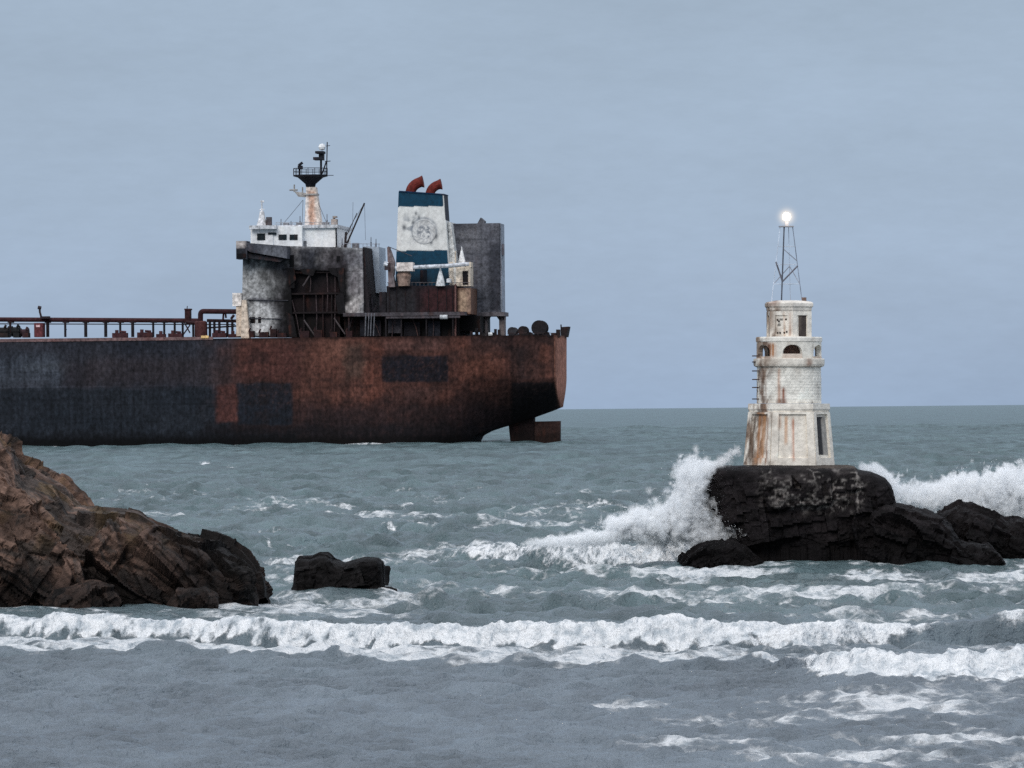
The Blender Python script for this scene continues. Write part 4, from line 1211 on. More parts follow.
amp = np.interp(YY, [95, 150, 190, 215, 260, 400, 900, 3000, 9000, 60000], [0.5, 0.5, 0.5, 0.6, 0.8, 1.2, 2.0, 2.3, 1.9, 0.0])
Zw = np.zeros_like(XX)
slope_y = np.zeros_like(XX)
r_ = np.random.default_rng(5)
warp = (fbm2(XX / 14, YY / 14, 3, 2) - 0.5) * 5
for i in range(58):
    lam = 1.1 * (30 / 1.1) ** r_.random()
    if i < 5: lam = 14 + 5 * i
    th = r_.normal(0, 0.75 if lam < 8 else 0.35) - 0.08
    k = 2 * math.pi / lam
    sl = (0.15 if lam < 2.6 else (0.12 if lam < 5 else (0.06 if lam < 10 else 0.028))) * (0.8 + 0.5 * r_.random())
    a = sl / k * (0.55 if lam > 12 else 1)
    w = sstep(1.5, 3.6, lam / np.maximum(DY, DX * 0.6)) * amp
    ph = k * ((YY + warp) * math.cos(th) + XX * math.sin(th)) + r_.random() * 6.28
    s = np.sin(ph)
    if lam < 28: s = 1.15 - 2.3 * np.sqrt(np.sin(ph / 2) ** 2 + 0.03)          # peaked crests
    if lam > 4: w = w * np.interp(YY, [118, 180, 205, 240], [0.22, 0.3, 0.5, 1.0])
    elif lam < 2.6: w = w * np.interp(YY, [118, 190, 240], [1.5, 1.3, 1.0])
    Zw += a * w * s
    slope_y += sl * w * np.cos(ph)
grp = 0.55 + 0.9 * fbm2(XX / 22, YY / 30, 8, 3)
Zw *= grp
Zw += (fbm2(XX * 0.9, YY * 0.5, 301, 4, 0.6) - 0.5) * np.interp(YY, [118, 190, 260, 700], [0.10, 0.14, 0.42, 0.6]) * (YY < 900)
rg = 1 - np.abs(fbm2(XX * 0.9 + warp * 0.1, YY * 1.6, 311, 4, 0.6) - 0.5) * 4
Zw += (rg - 0.4) * np.interp(YY, [118, 195, 215, 235], [0.085, 0.10, 0.05, 0.0]) * (YY < 240)
# calmer close under the rocks
for cx_, cy_, r_x, r_y in ((LX + 1.5, YL - 4, 15, 9), (at(340, 580, 282)[0], 282.0, 4, 6), (at(120, 600, 257)[0], 257.0, 14, 8)):
    Zw = Zw * (1 - 0.75 * np.exp(-(((XX - cx_) / r_x) ** 2 + ((YY - cy_) / r_y) ** 2) ** 2)) + 0.06 * np.exp(-(((XX - cx_) / r_x) ** 2 + ((YY - cy_) / r_y) ** 2) ** 2)

# ---- breaking waves
foam = np.zeros_like(XX)          # solid white water
lace = np.zeros_like(XX)          # thin foam lying on the water


def line_Y(pts):
    p = np.array(pts, float)
    u, v = unroll(p[:, 0], p[:, 1])
    yv = HC * F / (-(v + PV))
    return u, yv


def ridge(base, height_px, front, back, wob=0.6, seed=50, run=0.0):
    u, yv = line_Y(base)
    yc = np.interp(tcol, u, yv)
    yc = yc + (fbm2(tcol / 60, tcol * 0 + 3, seed, 4) - 0.5) * 2 * wob
    hp = np.interp(tcol, np.array([p[0] for p in height_px]) - 512.0, [p[1] for p in height_px])
    hm = hp * yc / F
    hm = hm * (0.6 + 0.8 * fbm2(tcol / 45, tcol * 0 + 7, seed + 3, 4, 0.6))
    d = YY - (yc + front)[None]
    e = np.where(d < 0, np.exp(-(np.abs(d) / front) ** 2.2 * 1.6) * (1 - run) + run * np.exp(-(np.abs(d) / 11) ** 1.5), np.exp(-(d / back) ** 2 * 1.3))
    return d, e, hm[None] * e, hm[None]


lump = fbm2(XX * 2.4, YY * 2.0, 91, 3)
bill = 1 - np.abs(fbm2(XX * 1.1, YY * 1.1, 95, 5, 0.6) - 0.5) * 5
streak = fbm2(XX * 0.16, YY * 0.9, 97, 5, 0.6)

# breaker A
d, e, h, hm = ridge([(-300, 622), (0, 625), (100, 627), (250, 631), (400, 636), (512, 638), (650, 639), (800, 638), (900, 634), (960, 632), (1024, 631), (1300, 628)],
                    [(-300, 14), (0, 14), (120, 15), (250, 17), (420, 19), (520, 20), (640, 20), (800, 19), (900, 18), (945, 19), (1024, 20), (1300, 20)], 1.0, 4.5, 0.9, 51)
br = 1 - sstep(905, 960, PX) + sstep(985, 1010, PX) * 0.6
Zw = Zw * (1 - 0.6 * e) + h
fa = sstep(-1.5, -0.6, d + (lump - 0.5) * 1.2) * (1 - sstep(0.35, 1.7, d + (lump - 0.5) * 1.6)) * np.clip(br, 0, 1)
low = sstep(820, 960, PX)
fa *= 1 - low * (1 - sstep(-0.9, -0.2, d)) * 0.95
dens = fbm2(XX * 0.14, YY * 1.6, 191, 4)
fa *= 0.42 + 1.0 * dens + 0.22 * sstep(200, 330, PX) + 0.15 * sstep(-0.9, 0.2, d)
foam = np.maximum(foam, fa)
Zw += fa * ((bill - 0.5) * 0.11 + (lump - 0.5) * 0.16)
# apron of foam running ahead of it
ap = sstep(-16, -11.5, d + (streak - 0.5) * 8) * (1 - sstep(-2.2, -1.0, d)) * (1 - 0.45 * sstep(650, 860, PX))
lace = np.maximum(lace, ap * (0.24 + 0.95 * streak + 0.1 * (1 - sstep(-14, -9, d))))
# swell B / breaker B
d, e, h, hm = ridge([(-300, 648), (0, 650), (100, 651), (200, 654), (300, 656), (400, 660), (512, 660), (600, 664), (680, 667), (760, 666), (800, 674), (840, 680), (900, 684), (1024, 683), (1300, 680)],
                    [(-300, 8), (0, 9), (200, 12), (300, 13), (420, 11), (520, 12), (650, 11), (740, 12), (800, 22), (840, 32), (900, 36), (1024, 36), (1300, 30)], 1.1, 6, 1.6, 57, 0.5)
Zw = Zw * (1 - 0.25 * e) + h
brk = sstep(770, 835, PX)
fb = sstep(-4.5, -2.2, d + (lump - 0.5) * 2) * (1 - sstep(0.6, 3.0, d + (lump - 0.5) * 2)) * brk
foam = np.maximum(foam, fb)
Zw += fb * ((bill - 0.5) * 0.11 + (lump - 0.5) * 0.16)
top = sstep(-0.1, 0.7, d + (streak - 0.5) * 1.4) * (1 - sstep(5, 12, d)) * (1 - brk) * (1 - sstep(560, 780, PX) * 0.1)
lace = np.maximum(lace, top * (0.95 + 0.5 * (streak - 0.4)))

# white water pouring left from the islet
d, e, h, hm = ridge([(380, 543), (430, 546), (500, 549), (560, 553), (620, 556), (660, 555), (690, 553), (740, 552), (765, 552), (800, 552)],
                    [(380, 0), (430, 3), (500, 9), (560, 16), (600, 22), (640, 28), (680, 36), (710, 24), (735, 5), (800, 0)], 3.5, 5.0, 1.0, 63)
inr = sstep(415, 470, PX) * (1 - sstep(762, 790, PX))
Zw = Zw * (1 - 0.5 * e * inr) + h * inr
fc = sstep(-4.5, -2.0, d + (lump - 0.5) * 2) * (1 - sstep(1.0, 4.5, d + (lump - 0.5) * 3)) * inr
fc *= 0.72 + 0.5 * sstep(560, 680, PX)
foam = np.maximum(foam, fc)
Zw += fc * ((bill - 0.5) * 0.3 + (lump - 0.5) * 0.3)
# a lone breaking crest in the middle distance, and others
for base, hp, x0, x1 in (([(355, 517), (400, 520), (470, 522)], [(355, 2), (390, 9), (440, 8), (470, 2)], 372, 445),
                         ([(200, 532), (250, 530), (300, 534), (340, 536)], [(200, 0), (250, 5), (300, 5), (340, 0)], 255, 320),
                         ([(540, 500), (600, 499), (680, 500)], [(540, 0), (600, 5), (650, 5), (680, 1)], 548, 640),
                         ([(860, 500), (930, 508), (1024, 512), (1200, 512)], [(860, 0), (890, 14), (930, 22), (1024, 34), (1150, 30), (1200, 0)], 885, 1180)):
    d, e, h, hm = ridge(base, hp, 2.2, 6, 0.8, 70 + x0)
    ii = sstep(base[0][0], base[0][0] + 12, PX) * (1 - sstep(base[-1][0] - 12, base[-1][0], PX))
    Zw += h * ii
    big = x0 > 800
    ff = sstep(-2.0 if big else -0.9, 0.1, d + (lump - 0.5) * 1.5) * (1 - sstep(0.8, 4.0 if big else 2.4, d)) * sstep(x0 - 15, x0 + 15, PX) * (1 - sstep(x1 - 15, x1 + 15, PX))
    foam = np.maximum(foam, ff * (1.0 if big else 0.3 + 0.6 * streak))
    if big: Zw += ff * (bill - 0.4) * 0.35

# ---- thin foam patches
wx = (fbm2(XX * 0.25, YY * 0.12, 120, 3) - 0.5) * 40
wy = (fbm2(XX * 0.2 + 40, YY * 0.1, 121, 3) - 0.5) * 10
QX, QY = PX + wx, PY + wy


def blob(x, y, rx, ry, v):
    global lace
    if 540 < y < 606: v = v * 0.86; ry = ry * 0.8
    if y > 690: v = v + 0.1
    lace = np.maximum(lace, v * np.exp(-(((QX - x) / rx) ** 2 + ((QY - y) / ry) ** 2)))


for x, y, rx, ry, v in ((330, 588, 60, 6, 0.95), (280, 585, 40, 8, 0.7), (400, 585, 50, 8, 0.72), (240, 595, 50, 5, 0.6), (430, 570, 60, 9, 0.6), (300, 545, 60, 10, 0.62), (270, 560, 30, 14, 0.6),
                        (120, 606, 150, 3, 0.62), (20, 603, 60, 3, 0.6), (560, 560, 120, 7, 0.78), (700, 563, 80, 7, 0.98), (760, 562, 40, 5, 0.98), (850, 563, 110, 4.5, 0.85), (1000, 566, 50, 6, 0.85),
                        (640, 577, 90, 8, 0.66), (800, 580, 140, 6, 0.68), (960, 583, 90, 6, 0.7), (520, 575, 90, 7, 0.6), (730, 600, 130, 6, 0.58), (940, 600, 90, 7, 0.6), (450, 600, 120, 5, 0.5),
                        (900, 703, 190, 14, 0.56), (960, 728, 140, 12, 0.56), (860, 748, 170, 12, 0.54), (1010, 758, 70, 12, 0.62), (740, 712, 110, 9, 0.5), (680, 735, 100, 8, 0.55), (620, 700, 80, 6, 0.5), (560, 655, 300, 8, 0.62), (260, 645, 300, 6, 0.7),
                        (560, 505, 100, 6, 0.5), (650, 545, 120, 14, 0.75), (420, 512, 40, 5, 0.5), (980, 552, 60, 5, 0.7), (960, 535, 40, 8, 0.5)):
    blob(x, y, rx, ry, v)
hs_ = YY - (YS - (XX - X0) * math.tan(SA))
lace = np.maximum(lace, 0.75 * np.exp(-((hs_ + 3) / 5.0) ** 2) * (XX < X0 + 80) * sstep(0.45, 0.6, fbm2(XX * 0.12, YY * 0.05, 401, 4)))
gen = fbm2(XX * 0.09, YY * 0.06, 131, 3)
lace = np.maximum(lace, 0.58 * sstep(0.44, 0.66, gen) * sstep(440, 520, PY) * (1 - sstep(600, 615, PY)))
# scattered whitecaps on steep crests
nrm = Zw / (0.12 + 0.22 * amp)
wc = sstep(1.0, 1.7, nrm) * sstep(0.52, 0.64, fbm2(XX / 5, YY / 12, 140, 4)) * (PY < 600) * (PY > 416)
wc *= (foam < 0.2)
foam = np.maximum(foam, wc * 0.85)
for x, y, rx in ((230, 462, 6), (205, 460, 6), (55, 444, 3), (527, 459, 4), (65, 470, 4)):
    foam = np.maximum(foam, 0.95 * np.exp(-(((PX - x) / rx) ** 2 + ((PY - y) / 1.0) ** 2)))

# tidy the water inside the rocks' feet
Zw = np.where((YY > 20000), 0, Zw)
P = np.stack([XX, YY, Zw], -1)

m_sea = bpy.data.materials.new('sea_water'); m_sea.use_nodes = True
nt = m_sea.node_tree; b = nt.nodes['Principled BSDF']
tc = node(nt, 'ShaderNodeTexCoord')
af = node(nt, 'ShaderNodeAttribute', attribute_name='Foam')
sep = node(nt, 'ShaderNodeSeparateColor'); nt.links.new(af.outputs['Color'], sep.inputs[0])


def mth(op, a, b_=None, c_=None):
    n = node(nt, 'ShaderNodeMath', operation=op)
    for i, v in enumerate((a, b_, c_)):
        if v is None: continue
        if isinstance(v, (int, float)): n.inputs[i].default_value = v
        else: nt.links.new(v, n.inputs[i])
    return n.outputs[0]


def nz_(scale, detail, rough, stretch):
    mp = node(nt, 'ShaderNodeMapping'); mp.inputs['Scale'].default_value = stretch
    nt.links.new(tc.outputs['Object'], mp.inputs[0])
    n = node(nt, 'ShaderNodeTexNoise', Scale=scale, Detail=detail, Roughness=rough)
    nt.links.new(mp.outputs[0], n.inputs['Vector'])
    return n.outputs[0]


def rng_(v, a, b_, c_=0.0, d_=1.0, smooth=True):
    n = node(nt, 'ShaderNodeMapRange', interpolation_type='SMOOTHSTEP' if smooth else 'LINEAR')
    nt.links.new(v, n.inputs[0])
    for i, x in zip((1, 2, 3, 4), (a, b_, c_, d_)): n.inputs[i].default_value = x
    return n.outputs[0]


fn = nz_(2.2, 6, 0.6, (1, 0.6, 1))         # froth
ln_ = nz_(0.55, 9, 0.7, (1, 0.45, 1))       # lace pattern
web = node(nt, 'ShaderNodeTexVoronoi', feature='DISTANCE_TO_EDGE', Scale=0.9)
mpw = node(nt, 'ShaderNodeMapping'); mpw.inputs['Scale'].default_value = (1, 0.5, 1)
dis = node(nt, 'ShaderNodeTexNoise', Scale=0.8, Detail=4.0)
nt.links.new(tc.outputs['Object'], dis.inputs['Vector'])
vm = node(nt, 'ShaderNodeVectorMath', operation='MULTIPLY_ADD'); vm.inputs[1].default_value = (1.8, 1.8, 1.8)
nt.links.new(dis.outputs['Color'], vm.inputs[0]); nt.links.new(tc.outputs['Object'], vm.inputs[2])
nt.links.new(vm.outputs[0], mpw.inputs[0]); nt.links.new(mpw.outputs[0], web.inputs['Vector'])
webl = rng_(web.outputs['Distance'], 0.0, 0.22, 1.0, 0.0)
solidf = rng_(mth('ADD', sep.outputs[0], mth('MULTIPLY', mth('SUBTRACT', fn, 0.5), 1.6)), 0.32, 0.8)
thin = mth('ADD', mth('ADD', sep.outputs[1], mth('MULTIPLY', mth('SUBTRACT', ln_, 0.5), 1.5)), mth('MULTIPLY', webl, 0.16))
thinf = mth('MULTIPLY', rng_(thin, 0.46, 0.82), 0.8)
foamf = mth('MAXIMUM', solidf, thinf)
# water colour: greener far out, greyer over the shallows
geo = node(nt, 'ShaderNodeNewGeometry'); sxyz = node(nt, 'ShaderNodeSeparateXYZ'); nt.links.new(geo.outputs['Position'], sxyz.inputs[0])
dst = rng_(sxyz.outputs[1], 170, 300)
wcol = node(nt, 'ShaderNodeMix', data_type='RGBA')
nt.links.new(dst, wcol.inputs[0]); wcol.inputs[6].default_value = (0.130, 0.158, 0.184, 1); wcol.inputs[7].default_value = (0.094, 0.138, 0.148, 1)
vari = nz_(0.06, 4, 0.6, (1, 0.35, 1))
wc2 = node(nt, 'ShaderNodeMix', data_type='RGBA', blend_type='MULTIPLY'); wc2.inputs[0].default_value = 1
nt.links.new(wcol.outputs[2], wc2.inputs[6]); nt.links.new(mth('MULTIPLY', rng_(vari, 0.3, 0.7, 0.8, 1.2), rng_(nz_(0.35, 3, 0.6, (1, 0.4, 1)), 0.3, 0.7, 0.78, 1.22)), wc2.inputs[7])
fcol = node(nt, 'ShaderNodeMix', data_type='RGBA')
nt.links.new(foamf, fcol.inputs[0]); nt.links.new(wc2.outputs[2], fcol.inputs[6]); fsh = node(nt, 'ShaderNodeMix', data_type='RGBA')
fsh.inputs[6].default_value = (0.42, 0.47, 0.51, 1); fsh.inputs[7].default_value = (0.86, 0.87, 0.88, 1)  # grey end paints self-shading into the foam colour
nt.links.new(rng_(mth('ADD', mth('MULTIPLY', fn, 0.6), mth('MULTIPLY', ln_, 0.4)), 0.36, 0.58), fsh.inputs[0]); nt.links.new(fsh.outputs[2], fcol.inputs[7])
nt.links.new(fcol.outputs[2], b.inputs['Base Color'])
b.inputs['IOR'].default_value = 1.333
nt.links.new(rng_(foamf, 0, 1, 0.13, 0.9), b.inputs['Roughness'])
nt.links.new(mth('MULTIPLY', rng_(foamf, 0, 1, 1.0, 0.2), rng_(sxyz.outputs[1], 350, 2200, 0.45, 0.2)), b.inputs['Specular IOR Level'])
dif = node(nt, 'ShaderNodeBsdfDiffuse'); nt.links.new(fcol.outputs[2], dif.inputs['Color'])
mixw = node(nt, 'ShaderNodeMixShader'); nt.links.new(rng_(sxyz.outputs[1], 180, 1400, 0.12, 0.5), mixw.inputs[0])
nt.links.new(b.outputs[0], mixw.inputs[1]); nt.links.new(dif.outputs[0], mixw.inputs[2])
nt.links.new(mixw.outputs[0], nt.nodes['Material Output'].inputs[0])
rip = nz_(1.5, 6, 0.65, (1, 0.8, 1))
rip2 = nz_(5.0, 4, 0.6, (1, 0.55, 1))
chop = nz_(0.42, 4, 0.6, (1, 0.75, 1))
hgt = mth('ADD', mth('ADD', mth('ADD', mth('MULTIPLY', rip, 0.9), mth('MULTIPLY', rip2, 0.55)), mth('MULTIPLY', chop, rng_(sxyz.outputs[1], 165, 270, 0.5, 2.2))), mth('MULTIPLY', foamf, mth('ADD', mth('MULTIPLY', fn, 0.35), 0.1)))
bp = node(nt, 'ShaderNodeBump', Strength=1.0, Distance=0.4)
nt.links.new(hgt, bp.inputs['Height']); nt.links.new(bp.outputs[0], b.inputs['Normal']); nt.links.new(bp.outputs[0], dif.inputs['Normal'])

sea = grid_mesh('sea', P, m_sea)
at_ = sea.data.attributes.new('Foam', 'FLOAT_COLOR', 'POINT')
fc_ = np.zeros((nr * nc, 4), np.float32); fc_[:, 0] = foam.ravel(); fc_[:, 1] = lace.ravel(); fc_[:, 3] = 1
at_.data.foreach_set('color', fc_.ravel())
sea['kind'] = 'structure'
# open sea on the two sides and behind the camera
mb = MB()
mb.add([(-60000, -300, -1.2), (60000, -300, -1.2), (60000, 60000, -1.2), (-60000, 60000, -1.2)], [(0, 1, 2, 3)])
so = mb.build('open_sea', m_sea); so['kind'] = 'structure'

# ================================================================== SPRAY
m_sp, nt, b = new_mat('sea_spray')
b.inputs['Base Color'].default_value = (0.9, 0.92, 0.94, 1); b.inputs['Roughness'].default_value = 1; b.inputs['Specular IOR Level'].default_value = 0
n_ = node(nt, 'ShaderNodeTexNoise', Scale=2.0); r2 = node(nt, 'ShaderNodeMapRange'); r2.inputs[3].default_value = 0.92; r2.inputs[4].default_value = 0.97
nt.links.new(n_.outputs[0], r2.inputs[0])
cmb = node(nt, 'ShaderNodeCombineColor')
for i in range(3): nt.links.new(r2.outputs[0], cmb.inputs[i])
nt.links.new(cmb.outputs[0], b.inputs['Base Color'])
tr_ = node(nt, 'ShaderNodeBsdfTranslucent'); nt.links.new(cmb.outputs[0], tr_.inputs[0])
mxs = node(nt, 'ShaderNodeMixShader'); mxs.inputs[0].default_value = 0.5
nt.links.new(b.outputs[0], mxs.inputs[1]); nt.links.new(tr_.outputs[0], mxs.inputs[2])
nt.links.new(mxs.outputs[0], nt.nodes['Material Output'].inputs[0])


m_puff = bpy.data.materials.new('spray_mist'); m_puff.use_nodes = True
nt = m_puff.node_tree; nt.nodes.clear()
out = node(nt, 'ShaderNodeOutputMaterial'); df = node(nt, 'ShaderNodeBsdfDiffuse'); tl = node(nt, 'ShaderNodeBsdfTranslucent'); tp = node(nt, 'ShaderNodeBsdfTransparent')
for n_ in (df, tl): n_.inputs[0].default_value = (0.96, 0.97, 0.98, 1)
m1 = node(nt, 'ShaderNodeMixShader'); m1.inputs[0].default_value = 0.5
nt.links.new(df.outputs[0], m1.inputs[1]); nt.links.new(tl.outputs[0], m1.inputs[2])
al = node(nt, 'ShaderNodeAttribute', attribute_name='Col'); sp_ = node(nt, 'ShaderNodeSeparateColor'); nt.links.new(al.outputs['Color'], sp_.inputs[0])
tc = node(nt, 'ShaderNodeTexCoord'); nz1 = node(nt, 'ShaderNodeTexNoise', Scale=3.0, Detail=6.0, Roughness=0.7); nt.links.new(tc.outputs['Object'], nz1.inputs['Vector'])
r1 = node(nt, 'ShaderNodeMapRange'); r1.inputs[1].default_value = 0.35; r1.inputs[2].default_value = 0.65; r1.inputs[3].default_value = 0.1; r1.inputs[4].default_value = 1.0; nt.links.new(nz1.outputs[0], r1.inputs[0])
mu = node(nt, 'ShaderNodeMath', operation='MULTIPLY'); nt.links.new(sp_.outputs[0], mu.inputs[0]); nt.links.new(r1.outputs[0], mu.inputs[1])
m2 = node(nt, 'ShaderNodeMixShader'); nt.links.new(mu.outputs[0], m2.inputs[0]); nt.links.new(tp.outputs[0], m2.inputs[1]); nt.links.new(m1.outputs[0], m2.inputs[2])
nt.links.new(m2.outputs[0], out.inputs[0])


def spray(name, blobs, Y, thick, label, seed=1, rad=(0.010, 0.024), puff=(0.14, 0.42), puffs=0.17):
    r = np.random.default_rng(seed)
    pts = []; rd = []
    for x, y, rx, ry, ang, n in blobs:
        a = r.normal(0, 0.5, (int(n * 1.1), 2))
        # heavier core, ragged edge
        ca, sa = math.cos(ang), math.sin(ang)
        qx = x + a[:, 0] * rx * ca - a[:, 1] * ry * sa
        qy = y + a[:, 0] * rx * sa + a[:, 1] * ry * ca
        yy = Y + r.normal(0, thick, len(qx)) * 0.5
        keep = fbm2(qx * 0.16, qy * 0.12 + qx * 0.05, seed + 3, 4) + 0.2 * np.exp(-(a ** 2).sum(1)) > 0.36 + 0.26 * r.random(len(qx))
        w = at(qx, qy, yy)
        pts.append(w[keep]); rd.append(rad[0] + (rad[1] - rad[0]) * r.random(keep.sum()) ** 2)
    P0 = np.concatenate(pts); R0 = np.concatenate(rd)
    ok = P0[:, 2] > -0.2
    P0, R0 = P0[ok], R0[ok]
    n = len(P0)
    tet = np.array([(1, 1, 1), (1, -1, -1), (-1, 1, -1), (-1, -1, 1)], float) * 0.8
    # random turn for every drop
    q = r.normal(size=(n, 4)); q /= np.linalg.norm(q, axis=1, keepdims=True)
    w, x, y, z = q.T
    Rm = np.stack([1 - 2 * (y * y + z * z), 2 * (x * y - w * z), 2 * (x * z + w * y), 2 * (x * y + w * z), 1 - 2 * (x * x + z * z), 2 * (y * z - w * x), 2 * (x * z - w * y), 2 * (y * z + w * x), 1 - 2 * (x * x + y * y)], 1).reshape(n, 3, 3)
    V = (np.einsum('nij,kj->nki', Rm, tet) * R0[:, None, None] + P0[:, None, :]).reshape(-1, 3)
    tri = np.array([(0, 1, 2), (0, 3, 1), (0, 2, 3), (1, 3, 2)])
    Fc = (tri[None] + (np.arange(n) * 4)[:, None, None]).reshape(-1, 3).astype(np.int32)
    # soft mist: thin turned wisps, opaque in the middle and fading to nothing at the rim
    ni = r.permutation(n)[:int(n * puffs)]
    k = 8
    ring = np.stack([np.cos(np.arange(k) * 2 * np.pi / k), np.sin(np.arange(k) * 2 * np.pi / k), np.zeros(k)], 1)
    fan = np.concatenate([[[0, 0, 0]], ring * 0.5, ring])
    pr2 = puff[0] + (puff[1] - puff[0]) * r.random(len(ni)) ** 1.5
    PV_ = (np.einsum('nij,kj->nki', Rm[ni], fan) * pr2[:, None, None] + P0[ni][:, None, :]).reshape(-1, 3)
    pf = []
    for i in range(k):
        j = (i + 1) % k
        pf += [(0, 1 + i, 1 + j), (1 + i, 1 + k + i, 1 + k + j), (1 + i, 1 + k + j, 1 + j)]
    PF = (np.array(pf)[None] + (np.arange(len(ni)) * (2 * k + 1))[:, None, None]).reshape(-1, 3) + len(V)
    nd = len(Fc); na_ = len(V)
    V = np.concatenate([V, PV_]); Fc = np.concatenate([Fc, PF]).astype(np.int32)
    me = bpy.data.meshes.new(name)
    me.vertices.add(len(V)); me.vertices.foreach_set('co', V.astype(np.float32).ravel())
    me.loops.add(len(Fc) * 3); me.loops.foreach_set('vertex_index', Fc.ravel())
    me.polygons.add(len(Fc)); me.polygons.foreach_set('loop_start', np.arange(len(Fc), dtype=np.int32) * 3)
    me.polygons.foreach_set('loop_total', np.full(len(Fc), 3, np.int32))
    me.update(calc_edges=True)
    me.materials.append(m_sp); me.materials.append(m_puff)
    me.polygons.foreach_set('material_index', (np.arange(len(Fc)) >= nd).astype(np.int32))
    me.shade_flat()
    al_ = np.zeros(len(V)); al_[na_:] = np.tile(np.concatenate([[0.85], np.full(k, 0.5), np.zeros(k)]), len(ni))
    set_col(me, np.repeat(al_[:, None], 3, 1) + 0.0, 'Col')
    o = bpy.data.objects.new(name, me); col.objects.link(o)
    tag(o, label, None, None, 'stuff')
    return o


spray('sea_spray', [(693, 496, 12, 24, 0.2, 18000), (698, 480, 11, 15, 0.1, 11000), (706, 472, 11, 7, -0.5, 3000), (720, 463, 15, 4, -0.75, 450), (735, 452, 9, 3, -0.8, 70), (690, 520, 30, 20, 0, 20000), (665, 528, 28, 14, 0, 14000), (640, 532, 26, 10, 0, 9000),
                    (705, 535, 34, 12, 0.35, 13000), (735, 527, 22, 5, 0.5, 2600), (600, 537, 30, 6, -0.1, 4500), (560, 541, 30, 3, -0.05, 1500), (680, 512, 12, 18, 0.2, 11000), (655, 524, 20, 11, 0, 8000), (622, 525, 16, 8, 0, 5000), (640, 520, 12, 9, 0, 4000), (720, 552, 30, 6, 0, 3000), (688, 474, 16, 16, -0.3, 1500)],
      YL - 3.2, 1.6, 'white plume of spray thrown up against the left side of the lighthouse rock', 3)
spray('sea_spray', [(985, 494, 46, 17, 0, 24000), (1015, 490, 30, 20, 0, 16000), (950, 500, 30, 12, 0.1, 11000), (915, 500, 24, 9, 0.1, 6000), (895, 494, 12, 14, 0.3, 3500), (884, 478, 14, 6, 0.7, 1800), (872, 471, 14, 4, 0.3, 900), (1060, 490, 50, 22, 0, 16000), (1000, 512, 50, 12, 0, 12000), (958, 484, 22, 9, -0.3, 2600), (1003, 478, 30, 7, 0, 2000), (930, 490, 30, 9, 0, 1500), (1110, 500, 40, 20, 0, 5000)],
      YL + 12.5, 2.5, 'broad white burst of spray behind the dark shore rock on the right', 8)

# ================================================================== SKY AND LIGHT
SUN_EL, SUN_AZ = math.radians(34), math.radians(200)     # azimuth clockwise from +Y; the light comes from behind the camera, a little left
w = bpy.data.worlds.new('World'); sc.world = w; w.use_nodes = True
nt = w.node_tree; nt.nodes.clear()
out = node(nt, 'ShaderNodeOutputWorld'); bg = node(nt, 'ShaderNodeBackground'); bg2 = node(nt, 'ShaderNodeBackground'); add = node(nt, 'ShaderNodeAddShader')
sky = node(nt, 'ShaderNodeTexSky', sky_type='NISHITA'); sky.sun_disc = False; sky.sun_elevation = SUN_EL; sky.sun_rotation = SUN_AZ
nt.links.new(sky.outputs[0], bg.inputs[0]); bg.inputs[1].default_value = 0.012
tc = node(nt, 'ShaderNodeTexCoord')
sx = node(nt, 'ShaderNodeSeparateXYZ'); nt.links.new(tc.outputs['Generated'], sx.inputs[0])
cr = node(nt, 'ShaderNodeValToRGB'); nt.links.new(sx.outputs[2], cr.inputs[0])
el = cr.color_ramp.elements
el[0].position = 0.0; el[0].color = (0.306, 0.412, 0.586, 1)
el[1].position = 1.0; el[1].color = (1.35, 1.42, 1.52, 1)
for p_, c_ in ((0.03, (0.322, 0.424, 0.586, 1)), (0.075, (0.318, 0.402, 0.53, 1)), (0.2, (0.44, 0.50, 0.60, 1)), (0.5, (0.90, 0.97, 1.08, 1))):
    e_ = el.new(p_); e_.color = c_
mp = node(nt, 'ShaderNodeMapping'); mp.inputs['Scale'].default_value = (1, 1, 3.2)
nt.links.new(tc.outputs['Generated'], mp.inputs[0])
nn = node(nt, 'ShaderNodeTexNoise', Scale=14.0, Detail=6.0, Roughness=0.55); nt.links.new(mp.outputs[0], nn.inputs['Vector'])
mr = node(nt, 'ShaderNodeMapRange'); mr.inputs[1].default_value = 0.3; mr.inputs[2].default_value = 0.7; mr.inputs[3].default_value = 0.94; mr.inputs[4].default_value = 1.07
nt.links.new(nn.outputs[0], mr.inputs[0])
mx = node(nt, 'ShaderNodeMix', data_type='RGBA', blend_type='MULTIPLY'); mx.inputs[0].default_value = 1
nt.links.new(cr.outputs[0], mx.inputs[6]); nt.links.new(mr.outputs[0], mx.inputs[7])
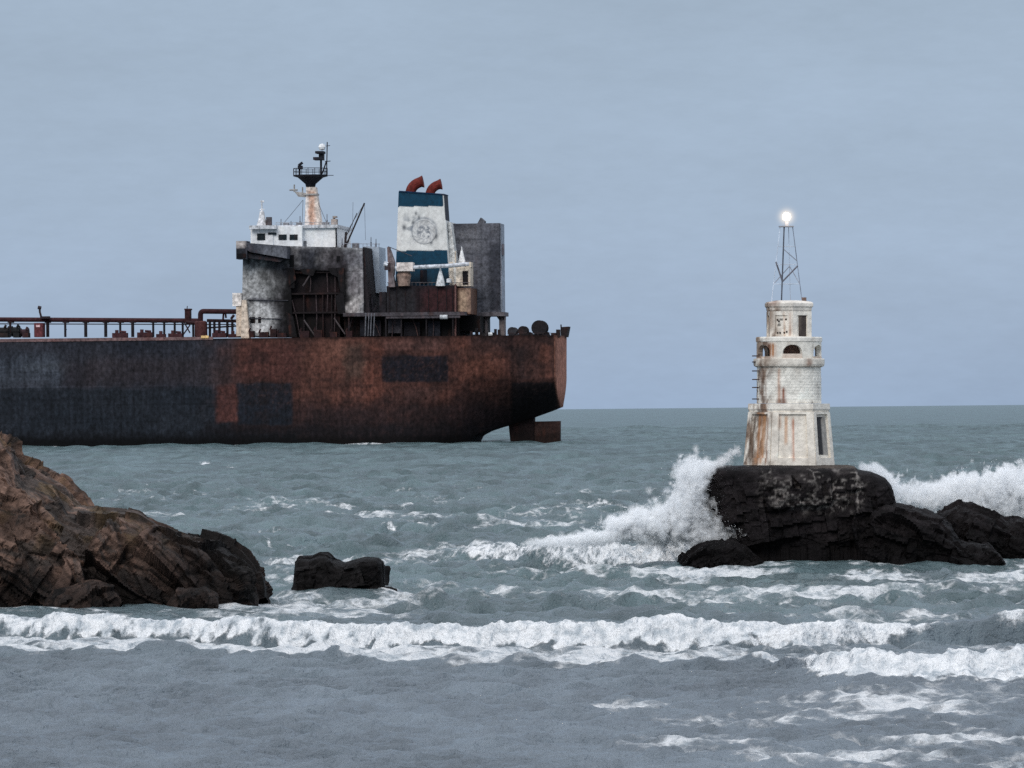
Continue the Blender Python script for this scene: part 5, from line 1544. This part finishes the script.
n4 = node(nt, 'ShaderNodeTexNoise', Scale=160.0, Detail=5.0, Roughness=0.65); nt.links.new(mp.outputs[0], n4.inputs['Vector'])
m4 = node(nt, 'ShaderNodeMapRange'); m4.inputs[1].default_value = 0.25; m4.inputs[2].default_value = 0.75; m4.inputs[3].default_value = 0.965; m4.inputs[4].default_value = 1.035
nt.links.new(n4.outputs[0], m4.inputs[0])
x4 = node(nt, 'ShaderNodeMix', data_type='RGBA', blend_type='MULTIPLY'); x4.inputs[0].default_value = 1
nt.links.new(mx.outputs[2], x4.inputs[6]); nt.links.new(m4.outputs[0], x4.inputs[7])
nt.links.new(x4.outputs[2], bg2.inputs[0]); bg2.inputs[1].default_value = 0.92
nt.links.new(bg.outputs[0], add.inputs[0]); nt.links.new(bg2.outputs[0], add.inputs[1]); nt.links.new(add.outputs[0], out.inputs[0])

sl = bpy.data.lights.new('sun', 'SUN'); sl.energy = 1.3; sl.angle = math.radians(25); sl.color = (1, 0.95, 0.88)
so_ = bpy.data.objects.new('sun', sl); col.objects.link(so_)
dirv = Vector((math.sin(SUN_AZ) * math.cos(SUN_EL), math.cos(SUN_AZ) * math.cos(SUN_EL), math.sin(SUN_EL)))
so_.rotation_euler = dirv.to_track_quat('Z', 'Y').to_euler(); so_.location = (0, -50, 80)

# ================================================================== CAMERA
cam = bpy.data.cameras.new('camera'); co = bpy.data.objects.new('camera', cam); col.objects.link(co)
cam.sensor_width = 36; cam.lens = F / W * 36; cam.clip_start = 1; cam.clip_end = 120000
pitch = math.atan(PV / F)
co.matrix_world = Matrix.Translation((0, 0, HC)) @ Matrix.Rotation(math.pi / 2 + pitch, 4, 'X') @ Matrix.Rotation(-ROLL, 4, 'Z')
sc.camera = co
sc.view_settings.view_transform = 'Standard'; sc.view_settings.look = 'None'; sc.view_settings.exposure = 0
sc.cycles.max_bounces = 14; sc.cycles.diffuse_bounces = 12; sc.cycles.glossy_bounces = 2; sc.cycles.transparent_max_bounces = 64
sc.cycles.use_denoising = False; sc.cycles.sample_clamp_indirect = 1.5
